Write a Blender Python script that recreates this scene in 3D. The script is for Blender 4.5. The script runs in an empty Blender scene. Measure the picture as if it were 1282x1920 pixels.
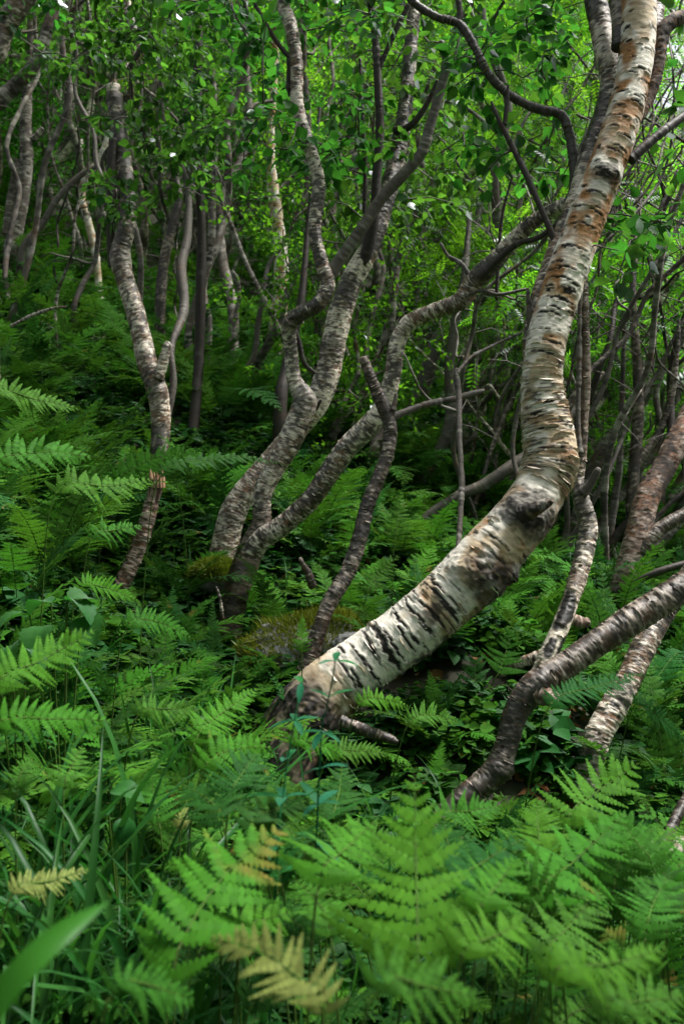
import bpy, math, random
import numpy as np
from mathutils import Vector, Matrix, Euler

# ------------------------------------------------------------------ camera, sky, sun, exposure
scene = bpy.context.scene
COL = scene.collection
CAM_H, PITCH, FPX, CX, CY = 1.0, math.radians(-5.0), 1867.0, 641.0, 960.0
cam_data = bpy.data.cameras.new('camera')
cam_data.sensor_fit = 'VERTICAL'; cam_data.sensor_height = 36.0; cam_data.lens = 35.0
cam_data.clip_start = 0.05; cam_data.clip_end = 400.0
cam_data.dof.use_dof = True; cam_data.dof.focus_distance = 2.75; cam_data.dof.aperture_fstop = 6.3
cam = bpy.data.objects.new('camera', cam_data); COL.objects.link(cam)
cam.location = (0, 0, CAM_H); cam.rotation_euler = (math.radians(90) + PITCH, 0, 0)
scene.camera = cam

SUN_EL, SUN_AZ = math.radians(62), math.radians(70)      # azimuth clockwise from +Y
world = bpy.data.worlds.new('World'); scene.world = world; world.use_nodes = True
wn = world.node_tree; bg = wn.nodes['Background']
sky = wn.nodes.new('ShaderNodeTexSky'); sky.sky_type = 'NISHITA'; sky.sun_disc = False
sky.sun_elevation = SUN_EL; sky.sun_rotation = SUN_AZ
sky.air_density = 0.6; sky.dust_density = 5.0; sky.ozone_density = 0.0
hs_ = wn.nodes.new('ShaderNodeHueSaturation'); hs_.inputs['Saturation'].default_value = 0.4      # white overcast
wn.links.new(sky.outputs[0], hs_.inputs['Color']); wn.links.new(hs_.outputs[0], bg.inputs[0]); bg.inputs[1].default_value = 0.10
sd = bpy.data.lights.new('sun', 'SUN'); sd.energy = 3.3; sd.angle = math.radians(16); sd.color = (1.0, 0.96, 0.90)
so = bpy.data.objects.new('sun', sd); COL.objects.link(so)
sdir = Vector((math.sin(SUN_AZ) * math.cos(SUN_EL), math.cos(SUN_AZ) * math.cos(SUN_EL), math.sin(SUN_EL)))
so.rotation_euler = sdir.to_track_quat('Z', 'Y').to_euler()
vs = scene.view_settings; vs.view_transform = 'Standard'; vs.look = 'None'; vs.gamma = 1.0; vs.use_curve_mapping = False
vs.exposure = 1.6
scene.render.engine = 'CYCLES'
cy = scene.cycles
cy.use_denoising = True; cy.max_bounces = 8; cy.diffuse_bounces = 4; cy.glossy_bounces = 2
cy.transmission_bounces = 6; cy.transparent_max_bounces = 4; cy.caustics_reflective = False; cy.caustics_refractive = False
cy.use_adaptive_sampling = True; cy.adaptive_threshold = 0.02

# ------------------------------------------------------------------ pixel <-> world
cp, sp = math.cos(PITCH), math.sin(PITCH)
def at(px, py, d):
    """point at optical depth d seen at photo pixel (px, py)"""
    x = (px - CX) / FPX * d; u = -(py - CY) / FPX * d
    return np.array([x, d * cp - u * sp, CAM_H + d * sp + u * cp])
def project(P):
    P = np.asarray(P, float); x = P[..., 0]; y = P[..., 1]; z = P[..., 2] - CAM_H
    d = y * cp + z * sp; u = -y * sp + z * cp
    d = np.where(np.abs(d) < 1e-4, 1e-4, d)
    return CX + x / d * FPX, CY - u / d * FPX, d

# ------------------------------------------------------------------ noise
def _h(ix, iy, iz, s):
    n = (ix * 374761393 + iy * 668265263 + iz * 1274126177 + s * 974711) & 0xFFFFFFFF
    n = ((n ^ (n >> 13)) * 1103515245) & 0xFFFFFFFF
    n = ((n ^ (n >> 16)) * 60493) & 0xFFFFFFFF
    return ((n ^ (n >> 15)) & 0xFFFF) / 65535.0
def noise(p, s=0):
    p = np.asarray(p, float); i = np.floor(p).astype(np.int64); f = p - i; f = f * f * (3 - 2 * f)
    x, y, z = i[..., 0], i[..., 1], i[..., 2]; fx, fy, fz = f[..., 0], f[..., 1], f[..., 2]
    r = 0
    for a in (0, 1):
        wx = fx if a else 1 - fx
        for b in (0, 1):
            wy = fy if b else 1 - fy
            r = r + wx * wy * ((1 - fz) * _h(x + a, y + b, z, s) + fz * _h(x + a, y + b, z + 1, s))
    return r
def fbm(p, s=0, o=3):
    r, a, t = 0, 1.0, 0
    for k in range(o):
        r = r + a * noise(np.asarray(p) * 2 ** k, s + k * 7); t += a; a *= .5
    return r / t
def sst(a, b, x):
    t = np.clip((x - a) / (b - a), 0, 1); return t * t * (3 - 2 * t)

# ------------------------------------------------------------------ mesh / object helpers
def mesh(name, V, Q=None, T=None, mat=None, smooth=True, attrs=None, mats=None, midx=None):
    me = bpy.data.meshes.new(name)
    V = np.asarray(V, np.float32).reshape(-1, 3)
    Q = np.zeros((0, 4), np.int32) if Q is None else np.asarray(Q, np.int32).reshape(-1, 4)
    T = np.zeros((0, 3), np.int32) if T is None else np.asarray(T, np.int32).reshape(-1, 3)
    me.vertices.add(len(V)); me.vertices.foreach_set('co', V.ravel())
    nl = len(Q) * 4 + len(T) * 3
    me.loops.add(nl); me.loops.foreach_set('vertex_index', np.concatenate([Q.ravel(), T.ravel()]).astype(np.int32))
    npoly = len(Q) + len(T); me.polygons.add(npoly)
    ls = np.concatenate([np.arange(len(Q)) * 4, len(Q) * 4 + np.arange(len(T)) * 3]).astype(np.int32)
    me.polygons.foreach_set('loop_start', ls)
    me.polygons.foreach_set('use_smooth', np.full(npoly, smooth))
    if midx is not None: me.polygons.foreach_set('material_index', np.asarray(midx, np.int32))
    me.update(calc_edges=True)
    for k, a in (attrs or {}).items():
        a = np.asarray(a, np.float32)
        if a.ndim == 2 and a.shape[1] == 4:
            at_ = me.attributes.new(k, 'FLOAT_COLOR', 'POINT'); at_.data.foreach_set('color', a.ravel())
        elif a.ndim == 2:
            at_ = me.attributes.new(k, 'FLOAT_VECTOR', 'POINT'); at_.data.foreach_set('vector', a.ravel())
        else:
            at_ = me.attributes.new(k, 'FLOAT', 'POINT'); at_.data.foreach_set('value', a.ravel())
    for m in (mats or ([mat] if mat else [])): me.materials.append(m)
    return me
def link(name, data, parent=None, loc=(0, 0, 0)):
    o = bpy.data.objects.new(name, data); COL.objects.link(o)
    o.location = loc
    if parent is not None: o.parent = parent
    return o
def tag(o, label=None, cat=None, group=None, kind=None):
    if label: o['label'] = label
    if cat: o['category'] = cat
    if group: o['group'] = group
    if kind: o['kind'] = kind
    return o
def thing(name, loc, label, cat, group=None):
    o = link(name, None, None, loc); o.empty_display_size = .1
    return tag(o, label, cat, group)

# ------------------------------------------------------------------ materials
def newmat(name):
    m = bpy.data.materials.new(name); m.use_nodes = True; nt = m.node_tree
    return m, nt, nt.nodes['Principled BSDF'], nt.nodes['Material Output']
def N(nt, t, **kw):
    n = nt.nodes.new(t)
    for k, v in kw.items(): setattr(n, k, v)
    return n
def mixc(nt, fac, a, b, mode='MIX'):
    n = N(nt, 'ShaderNodeMix', data_type='RGBA', blend_type=mode)
    for s, v in ((n.inputs[0], fac), (n.inputs[6], a), (n.inputs[7], b)):
        if isinstance(v, (int, float)): s.default_value = v
        elif isinstance(v, tuple): s.default_value = (*v, 1) if len(v) == 3 else v
        else: nt.links.new(v, s)
    return n.outputs[2]
def maprange(nt, v, a, b, c, d):
    n = N(nt, 'ShaderNodeMapRange'); nt.links.new(v, n.inputs[0])
    for i, x in zip((1, 2, 3, 4), (a, b, c, d)): n.inputs[i].default_value = x
    return n.outputs[0]

def bark_mat(name, base, tan, pale, dark, rough=.8, bump=.6, stk=(.62, 1.12), fis=0.0, fw=.56, spec=.35):
    m, nt, b, out = newmat(name)
    at_ = N(nt, 'ShaderNodeAttribute', attribute_name='bark'); sep = N(nt, 'ShaderNodeSeparateColor')
    nt.links.new(at_.outputs['Color'], sep.inputs[0])
    bc = N(nt, 'ShaderNodeAttribute', attribute_name='bc')
    n1 = N(nt, 'ShaderNodeTexNoise'); n1.inputs['Scale'].default_value = 1; n1.inputs['Detail'].default_value = 6; n1.inputs['Roughness'].default_value = .65
    nt.links.new(bc.outputs['Vector'], n1.inputs['Vector'])
    n2 = N(nt, 'ShaderNodeTexNoise'); n2.inputs['Scale'].default_value = .22; n2.inputs['Detail'].default_value = 4
    nt.links.new(bc.outputs['Vector'], n2.inputs['Vector'])
    oi = N(nt, 'ShaderNodeObjectInfo')
    c = mixc(nt, sep.outputs[1], base, tan)
    c = mixc(nt, sep.outputs[2], c, pale)
    streak = maprange(nt, n1.outputs[0], .38, .62, *stk)
    c = mixc(nt, 1.0, c, streak, 'MULTIPLY')
    blot = maprange(nt, n2.outputs[0], .3, .7, .72, 1.1)
    c = mixc(nt, 1.0, c, blot, 'MULTIPLY')
    if fis:
        mp = N(nt, 'ShaderNodeMapping'); mp.inputs['Scale'].default_value = (1.25, 1.25, .62); nt.links.new(bc.outputs['Vector'], mp.inputs['Vector'])
        nf = N(nt, 'ShaderNodeTexNoise'); nf.inputs['Scale'].default_value = 1; nf.inputs['Detail'].default_value = 2.5; nf.inputs['Distortion'].default_value = .6; nt.links.new(mp.outputs[0], nf.inputs['Vector'])
        fm_ = N(nt, 'ShaderNodeMath', operation='MULTIPLY'); nt.links.new(maprange(nt, nf.outputs[0], fw, fw + .05, 0, fis), fm_.inputs[0]); nt.links.new(at_.outputs['Alpha'], fm_.inputs[1])
        c = mixc(nt, fm_.outputs[0], c, dark)
    c = mixc(nt, sep.outputs[0], c, dark)
    rnd = maprange(nt, oi.outputs['Random'], 0, 1, .8, 1.12)
    c = mixc(nt, 1.0, c, rnd, 'MULTIPLY')
    nt.links.new(c, b.inputs['Base Color']); b.inputs['Roughness'].default_value = rough
    b.inputs['Specular IOR Level'].default_value = spec
    bp = N(nt, 'ShaderNodeBump'); bp.inputs['Strength'].default_value = bump; bp.inputs['Distance'].default_value = .004
    nt.links.new(n1.outputs[0], bp.inputs['Height']); nt.links.new(bp.outputs[0], b.inputs['Normal'])
    return m
BARK = {
    'main':  bark_mat('bark_birch_cream', (.56, .45, .31), (.37, .18, .065), (.82, .77, .68), (.016, .013, .011), stk=(.80, 1.06), bump=.45),
    'white': bark_mat('bark_birch_white', (.20, .135, .092), (.23, .11, .05), (.88, .78, .66), (.011, .009, .008), rough=.42, stk=(.7, 1.15), fis=.9, fw=.55, spec=.55),
    'dark':  bark_mat('bark_birch_dark', (.052, .036, .027), (.095, .045, .022), (.42, .35, .29), (.009, .007, .007), rough=.42, fis=.8, fw=.53, spec=.55),
    'red':   bark_mat('bark_birch_red', (.15, .098, .072), (.19, .085, .042), (.42, .34, .29), (.016, .012, .010), fis=.85, fw=.55),
    'grey':  bark_mat('bark_grey', (.105, .092, .080), (.13, .09, .065), (.23, .215, .195), (.03, .025, .022), stk=(.86, 1.05), rough=.6),
    'far':   bark_mat('bark_far', (.13, .11, .095), (.15, .09, .06), (.40, .37, .33), (.022, .018, .016)),
    'twig':  bark_mat('bark_twig', (.036, .028, .025), (.05, .027, .02), (.08, .07, .063), (.012, .010, .010), bump=.2, stk=(.9, 1.05), rough=.6),
    'wood':  bark_mat('bare_wood', (.42, .22, .10), (.34, .12, .04), (.60, .46, .32), (.03, .015, .01)),
}
def leaf_mat(name, col, trans, var=.35, tf=.42, gloss=.05, rough=.5, hue=.03, dead=None):
    m = bpy.data.materials.new(name); m.use_nodes = True; nt = m.node_tree; nt.nodes.clear()
    out = N(nt, 'ShaderNodeOutputMaterial')
    oi = N(nt, 'ShaderNodeObjectInfo'); ge = N(nt, 'ShaderNodeNewGeometry')
    ri = N(nt, 'ShaderNodeMath', operation='ADD'); nt.links.new(oi.outputs['Random'], ri.inputs[0]); nt.links.new(ge.outputs['Random Per Island'], ri.inputs[1])
    fr = N(nt, 'ShaderNodeMath', operation='FRACT'); nt.links.new(ri.outputs[0], fr.inputs[0])
    tc = N(nt, 'ShaderNodeTexCoord'); no = N(nt, 'ShaderNodeTexNoise'); no.inputs['Scale'].default_value = 9; no.inputs['Detail'].default_value = 3
    nt.links.new(tc.outputs['Object'], no.inputs['Vector'])
    ng = maprange(nt, no.outputs[0], .3, .7, 1 - var * .5, 1 + var * .5)
    val = maprange(nt, fr.outputs[0], 0, 1, 1 - var, 1 + var)
    hs = maprange(nt, oi.outputs['Random'], 0, 1, .5 - hue, .5 + hue)
    if dead:
        n3 = N(nt, 'ShaderNodeTexNoise'); n3.inputs['Scale'].default_value = 5.0; n3.inputs['Detail'].default_value = 4
        ad = N(nt, 'ShaderNodeVectorMath', operation='ADD'); nt.links.new(tc.outputs['Object'], ad.inputs[0])
        cx_ = N(nt, 'ShaderNodeCombineXYZ'); ml = N(nt, 'ShaderNodeMath', operation='MULTIPLY'); ml.inputs[1].default_value = 40; nt.links.new(oi.outputs['Random'], ml.inputs[0]); nt.links.new(ml.outputs[0], cx_.inputs[0]); nt.links.new(cx_.outputs[0], ad.inputs[1])
        nt.links.new(ad.outputs[0], n3.inputs['Vector']); spot = maprange(nt, n3.outputs[0], dead, dead + .06, 0, .85)
    def shade(c):
        h = N(nt, 'ShaderNodeHueSaturation'); h.inputs['Color'].default_value = (*c, 1); nt.links.new(hs, h.inputs['Hue']); nt.links.new(val, h.inputs['Value'])
        c = mixc(nt, 1.0, h.outputs[0], ng, 'MULTIPLY')
        if dead: c = mixc(nt, spot, c, (.17, .12, .03))
        return c
    d = N(nt, 'ShaderNodeBsdfDiffuse'); nt.links.new(shade(col), d.inputs[0])
    t = N(nt, 'ShaderNodeBsdfTranslucent'); nt.links.new(shade(trans), t.inputs[0])
    mx = N(nt, 'ShaderNodeMixShader'); mx.inputs[0].default_value = tf
    nt.links.new(d.outputs[0], mx.inputs[1]); nt.links.new(t.outputs[0], mx.inputs[2])
    g = N(nt, 'ShaderNodeBsdfGlossy'); g.inputs['Roughness'].default_value = rough; g.inputs[0].default_value = (.9, .95, 1, 1)
    fz = N(nt, 'ShaderNodeFresnel'); fz.inputs[0].default_value = 1.35
    fm = N(nt, 'ShaderNodeMath', operation='MULTIPLY'); nt.links.new(fz.outputs[0], fm.inputs[0]); fm.inputs[1].default_value = gloss * 10
    m2 = N(nt, 'ShaderNodeMixShader'); nt.links.new(fm.outputs[0], m2.inputs[0])
    nt.links.new(mx.outputs[0], m2.inputs[1]); nt.links.new(g.outputs[0], m2.inputs[2])
    nt.links.new(m2.outputs[0], out.inputs[0])
    return m
M_FERN = leaf_mat('fern_green', (.032, .102, .012), (.050, .148, .011), .30, .32, .005, hue=.012, dead=.665)
M_FERNB = leaf_mat('fern_bright', (.038, .128, .011), (.052, .165, .011), .20, .34, .005, hue=.010, dead=.68)
M_FERND = leaf_mat('fern_dark', (.015, .062, .011), (.026, .092, .011), .25, .30, .006, hue=.012, dead=.665)
M_FERNY = leaf_mat('fern_yellow', (.14, .17, .045), (.14, .17, .038), .25, .35, .008, hue=.01)
M_LEAF = leaf_mat('birch_leaf', (.024, .076, .016), (.058, .21, .018), .4, .52, .012, .45, .018)
M_LEAFF = leaf_mat('birch_leaf_far', (.036, .112, .016), (.150, .43, .020), .5, .60, .008, .45, .022)
M_ROWAN = leaf_mat('rowan_leaf', (.036, .115, .016), (.165, .47, .020), .45, .60, .008, .45, .016)
M_GRASS = leaf_mat('grass_green', (.015, .070, .012), (.03, .15, .012), .3, .34, .022, .35, .012)
M_BLADE = leaf_mat('blade_bright', (.026, .125, .013), (.04, .20, .012), .15, .4, .02, .35, .006)
M_HERB = leaf_mat('herb_bluegreen', (.014, .095, .036), (.018, .125, .04), .2, .3, .01)
M_BROAD = leaf_mat('broad_leaf', (.014, .072, .012), (.030, .15, .013), .25, .36, .02, hue=.01)
M_MOSS = leaf_mat('moss_green', (.17, .20, .02), (.2, .24, .018), .35, .3, .008)
def simple(name, col, var_col, scale, rough=.9, bump=.5):
    m, nt, b, out = newmat(name)
    tc = N(nt, 'ShaderNodeTexCoord'); n = N(nt, 'ShaderNodeTexNoise'); n.inputs['Scale'].default_value = scale; n.inputs['Detail'].default_value = 8
    nt.links.new(tc.outputs['Object'], n.inputs['Vector'])
    f = maprange(nt, n.outputs[0], .35, .65, 0, 1)
    nt.links.new(mixc(nt, f, col, var_col), b.inputs['Base Color']); b.inputs['Roughness'].default_value = rough
    bp = N(nt, 'ShaderNodeBump'); bp.inputs['Strength'].default_value = bump; bp.inputs['Distance'].default_value = .01
    nt.links.new(n.outputs[0], bp.inputs['Height']); nt.links.new(bp.outputs[0], b.inputs['Normal'])
    return m
M_SOIL = simple('forest_soil', (.014, .011, .007), (.024, .028, .010), 14)
M_ROCK = simple('lichen_rock', (.12, .12, .125), (.30, .30, .30), 22, .85)
M_STEM = simple('fern_stem', (.045, .105, .014), (.035, .06, .014), 30, .8, .1)
M_STEM.node_tree.nodes['Principled BSDF'].inputs['Specular IOR Level'].default_value = .08

# ------------------------------------------------------------------ ground
ANCH = [(590, 1425, 2.6), (430, 1200, 3.5), (415, 1050, 3.75), (295, 900, 4.6), (1095, 1480, 2.55), (870, 1520, 2.3), (1165, 1130, 4.2),
        (365, 790, 5.2), (520, 645, 8.5), (10, 505, 8.0), (190, 560, 8.5), (215, 1130, 3.1), (595, 1235, 2.75), (1020, 1250, 2.75),
        (60, 1000, 3.0), (1240, 1420, 3.4)]
_zk = np.array([[-3, -.10], [0, 0.0], [1.2, .04], [2, .10], [2.6, .16], [3.3, .18], [4, .28], [5, .55], [9, 1.60], [14, 3.3], [22, 6.6], [36, 13.5], [60, 24], [110, 36], [250, 40]])
def g_base(x, y):
    z = np.interp(y, _zk[:, 0], _zk[:, 1])
    c = np.interp(y, [0, 2, 5, 9, 40], [-.10, -.2, -.27, -.27, -.24])
    return z + c * np.clip(x, -40, 40)
_A = np.array([at(*a) for a in ANCH]); _A[:, 2] -= .06
_S = .55
_K = np.exp(-((_A[:, None, :2] - _A[None, :, :2]) ** 2).sum(2) / (2 * _S * _S)) + np.eye(len(_A)) * .05
_W = np.linalg.solve(_K, _A[:, 2] - g_base(_A[:, 0], _A[:, 1]))
def ground(x, y):
    x = np.asarray(x, float); y = np.asarray(y, float)
    k = np.exp(-((x[..., None] - _A[:, 0]) ** 2 + (y[..., None] - _A[:, 1]) ** 2) / (2 * _S * _S))
    p = np.stack([x, y, np.zeros_like(x)], -1)
    return g_base(x, y) + k @ _W + (fbm(p * 1.7, 5) - .5) * .12
def build_ground():
    ys = np.concatenate([np.arange(-4, 12, .12), np.arange(12, 60, .8), np.arange(60, 250, 6)])
    xs = np.concatenate([-np.arange(6, 140, 3)[::-1], np.arange(-5.9, 6, .12), np.arange(6, 140, 3)])
    X, Y = np.meshgrid(xs, ys); Z = ground(X, Y)
    n, m = X.shape; i = np.arange(n * m).reshape(n, m)
    Q = np.stack([i[:-1, :-1], i[:-1, 1:], i[1:, 1:], i[1:, :-1]], -1)
    o = link('ground', mesh('ground', np.stack([X, Y, Z], -1), Q, mat=M_SOIL)); o['kind'] = 'structure'
build_ground()

# ------------------------------------------------------------------ tubes with bark
def spline(P, ds):
    P = np.asarray(P, float)
    if len(P) < 2: return P
    E = np.vstack([2 * P[0] - P[1], P, 2 * P[-1] - P[-2]]); out = []
    for i in range(1, len(E) - 2):
        a, b, c, d = E[i - 1:i + 3]; t = np.linspace(0, 1, 24, endpoint=False)[:, None]
        out.append(.5 * ((2 * b) + (c - a) * t + (2 * a - 5 * b + 4 * c - d) * t ** 2 + (3 * b - a - 3 * c + d) * t ** 3))
    out = np.vstack(out + [P[-1:]])
    s = np.concatenate([[0], np.cumsum(np.linalg.norm(np.diff(out[:, :3], axis=0), axis=1))])
    n = max(3, int(s[-1] / ds) + 1); q = np.linspace(0, s[-1], n)
    return np.stack([np.interp(q, s, out[:, k]) for k in range(out.shape[1])], 1)
def frames(C):
    T = np.gradient(C, axis=0); T /= np.linalg.norm(T, axis=1)[:, None] + 1e-9
    a = np.array([0, 0, 1.]) if abs(T[0, 2]) < .9 else np.array([1., 0, 0])
    u = np.cross(T[0], a); u /= np.linalg.norm(u); U = [u]
    for k in range(1, len(C)):
        u = u - T[k] * (u @ T[k]); u = u / (np.linalg.norm(u) + 1e-9); U.append(u)
    U = np.array(U); return T, U, np.cross(T, U)
class Tube: pass
def tube(PR, ds, nseg=None, seed=0, wob=.06, tip=.0):
    """PR: rows x,y,z,r. Returns grid of surface points before bark relief."""
    S = spline(PR, ds); C = S[:, :3]; r = np.maximum(S[:, 3], .0008)
    T, U, W = frames(C)
    nseg = nseg or int(np.clip(2 * math.pi * r.max() / ds * .72, 7, 180))
    th = np.linspace(0, 2 * math.pi, nseg, endpoint=False)
    v = np.concatenate([[0], np.cumsum(np.linalg.norm(np.diff(C, axis=0), axis=1))])
    t = Tube(); t.n, t.m = len(C), nseg; t.C, t.T = C, T
    t.v = np.repeat(v[:, None], nseg, 1); t.th = np.repeat(th[None], len(C), 0); t.r = np.repeat(r[:, None], nseg, 1)
    t.R = np.cos(t.th)[..., None] * U[:, None] + np.sin(t.th)[..., None] * W[:, None]
    t.c = np.stack([np.cos(t.th) * t.r, np.sin(t.th) * t.r, t.v], -1)
    t.disp = (fbm(t.c * np.array([9, 9, 7.]), seed + 3) - .5) * 2 * wob * t.r
    t.dark = np.zeros_like(t.r); t.tan = np.zeros_like(t.r); t.pale = np.zeros_like(t.r)
    t.seed = seed
    return t
def pos(t): return t.C[:, None] + t.R * (t.r + t.disp)[..., None]
def bark(t, lines=.5, patch=.3, tan=.4, pale=.4, f=1.0, relief=1.0, ps=120.):
    s = t.seed * 13; c = t.c * f
    lo = fbm(c * np.array([14, 14, 9.]), s + 1)
    st = noise(c * np.array([26, 26, 190.]), s + 2); st2 = noise(c * np.array([60, 60, 330.]), s + 3)
    ln = sst(.80 - .30 * lines - .25 * (lo - .5), .88 - .30 * lines - .25 * (lo - .5), .62 * st + .38 * st2)
    big = fbm(t.c * np.array([9, 9, 8.]), s + 21, 2); pt = .85 * sst(1 - patch - .07, 1 - patch + .07, fbm(c * np.array([30, 30, 48.]), s + 5, 4) + .14 * (st - .5) + .85 * (big - .5))
    t.dark = np.clip(ln * .75 + pt, 0, 1)
    t.zone = .25 + .75 * sst(.38, .58, fbm(t.c * np.array([11, 11, 9.]), s + 31, 3))
    t.tan = sst(1 - tan - .12, 1 - tan + .14, fbm(c * np.array([11, 11, 17.]), s + 8) + .25 * (st - .5))
    t.pale = sst(1 - pale - .1, 1 - pale + .12, .22 * (.62 - t.zone) + .5 * fbm(c * np.array([13, 13, 30.]), s + 11) + .5 * noise(c * np.array([30, 30, ps]), s + 12))
    t.disp = t.disp - relief * .0022 * ln + relief * .003 * pt * (fbm(t.c * 160, s + 15) - .3) + relief * .0016 * (t.pale) + relief * .0015 * (st2 - .5)
def flush(t, name, mat, parent, cap=True, org=(0, 0, 0)):
    V = pos(t) - np.asarray(org); n, m = t.n, t.m
    i = np.arange(n * m).reshape(n, m); j = np.roll(i, -1, 1)
    Q = np.stack([i[:-1], j[:-1], j[1:], i[1:]], -1).reshape(-1, 4)
    V = V.reshape(-1, 3); T = []
    bk = np.stack([t.dark, t.tan, t.pale, t.zone], -1).reshape(-1, 4)
    bc = (t.c * np.array([60, 60, 420.])).reshape(-1, 3)
    if cap:
        for row, e in ((i[0], 0), (i[-1], -1)):
            V = np.vstack([V, (t.C[e] - np.asarray(org) + t.T[e] * (t.r[e, 0] * .25 if e else 0))[None]]); k = len(V) - 1
            bk = np.vstack([bk, bk[row[0]][None]]); bc = np.vstack([bc, bc[row[0]][None]])
            a, b = row, np.roll(row, -1)
            T.append(np.stack([b, a, np.full(m, k)], -1) if e == 0 else np.stack([a, b, np.full(m, k)], -1))
        T = np.vstack(T)
    return link(name, mesh(name, V, Q, T if cap else None, mat, True, {'bark': bk, 'bc': bc}), parent)
def surf_at(t, px, py):
    P = pos(t); x, y, d = project(P); Nn = t.R; vd = P - np.array([0, 0, CAM_H])
    q = (x - px) ** 2 + (y - py) ** 2 + 1e6 * ((Nn * vd).sum(-1) > 0)
    k = np.unravel_index(np.argmin(q), q.shape); return t.v[k], t.th[k], t.r[k], d[k]
def dth(t, th0): return (t.th - th0 + math.pi) % (2 * math.pi) - math.pi
def gash_at(t, v0, th0, L, w, deep=.003):
    a = dth(t, th0) * t.r / L; b = (t.v - v0 + (noise(t.c * np.array([70, 70, 10.]), 9) - .5) * w * 1.4) / w
    q = np.sqrt(np.maximum(a * a, a ** 4) + b * b) + (noise(t.c * 240, 4) - .5) * .32
    g = 1 - sst(.75, 1.0, q); t.dark = np.maximum(t.dark, g); t.disp = t.disp - g * deep * .5 + deep * .9 * np.exp(-((q - 1.15) / .22) ** 2)
def gash(t, px, py, length, width=9, deep=.003):
    v0, th0, r0, d = surf_at(t, px, py); gash_at(t, v0, th0, length * .95 / FPX * d, width / FPX * d * .38, deep)
def knot(t, px, py, size, bulge, dk=1.0, fold=.35, asp=1.5):
    """overgrown branch scar: swollen, rough, dark in the middle, with folded bark round it"""
    v0, th0, r0, d = surf_at(t, px, py); s = size / FPX * d
    n = fbm(t.c * np.array([75, 75, 75.]), 31, 4); n2 = fbm(t.c * np.array([34, 34, 34.]), 33)
    q = np.sqrt((dth(t, th0) * t.r / asp) ** 2 + (t.v - v0) ** 2) / s + (n2 - .5) * .7
    t.disp = t.disp + bulge / FPX * d * np.exp(-q * q * 1.4)
    env = np.exp(-(q / 1.35) ** 4); wv = np.sin(q * 21 + n * 9)
    t.disp = t.disp + (.0016 * wv + .006 * (n - .5)) * env
    core = sst(1.35, .65, q + (n - .5) * 1.1) * dk; fl = fold * sst(.25, .7, wv) * env
    t.dark = np.clip(np.maximum(t.dark, np.maximum(core * (.75 + .25 * sst(.4, .6, n)), fl)), 0, 1)
def zone(t, px0, py0, px1, py1):
    """soft mask along the length between two photo points on the tube"""
    a = surf_at(t, px0, py0)[0]; b = surf_at(t, px1, py1)[0]; a, b = min(a, b), max(a, b)
    return sst(a - .03, a + .03, t.v) * (1 - sst(b - .03, b + .03, t.v))
def peels(ts, n, parent, mat, seed=0, vr=(0, 1), lift=.005, lmax=.07, wmax=.007, org=(0, 0, 0)):
    """thin curling bark strips lying round the stem"""
    rng = np.random.default_rng(seed); V = []; Q = []; A = []; B = []; base = 0
    P = pos(ts); L = ts.v[-1, 0]
    for _ in range(n):
        v0 = L * rng.uniform(*vr); k = int(np.clip(v0 / L * (ts.n - 1), 0, ts.n - 1)); r = ts.r[k, 0]
        th0 = rng.uniform(0, 2 * math.pi); ln = rng.uniform(.25, 1) * lmax; w = rng.uniform(.35, 1) * wmax; sgn = 1 if rng.random() < .75 else -1
        m = 9; aa = th0 + np.linspace(-.5, .5, m) * min(ln / r, 4.5); dark = rng.random() * .5; pl = rng.random()
        hh = rng.uniform(.3, 1) * lift
        for a, q in zip(aa, np.linspace(-1, 1, m)):
            j = a / (2 * math.pi) * ts.m; j0 = int(math.floor(j)) % ts.m; f = j - math.floor(j)
            p = P[k, j0] * (1 - f) + P[k, (j0 + 1) % ts.m] * f; R = ts.R[k, j0] * (1 - f) + ts.R[k, (j0 + 1) % ts.m] * f; Tt = ts.T[k] * sgn
            e = (1 - abs(q) ** 3); jit = rng.uniform(.6, 1.2)
            V += [p - R * .001 - org, p + Tt * w * .6 * e + R * (.0012 + hh * .45 * e * jit) - org, p + Tt * w * e * jit + R * (.0012 + hh * e * jit) - org]
            A += [(0, .3, pl, 1), (dark * .4, .3, pl, 1), (dark, .4, pl, 1)]; B += [(a * 3, v0 * 90, 0)] * 3
        for q in range(m - 1):
            for e in (0, 1):
                i0 = base + q * 3 + e; Q.append((i0, i0 + 3, i0 + 4, i0 + 1))
        base += m * 3
    return tag(link('peeling_bark', mesh('peeling_bark', np.array(V), np.array(Q), None, mat, True, {'bark': np.array(A), 'bc': np.array(B)}), parent), kind='stuff')
def PR(rows):
    """photo rows x, y, width px, depth -> x,y,z,r"""
    return np.array([[*at(x, y, d), w * .5 * d / FPX] for x, y, w, d in rows])

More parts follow.
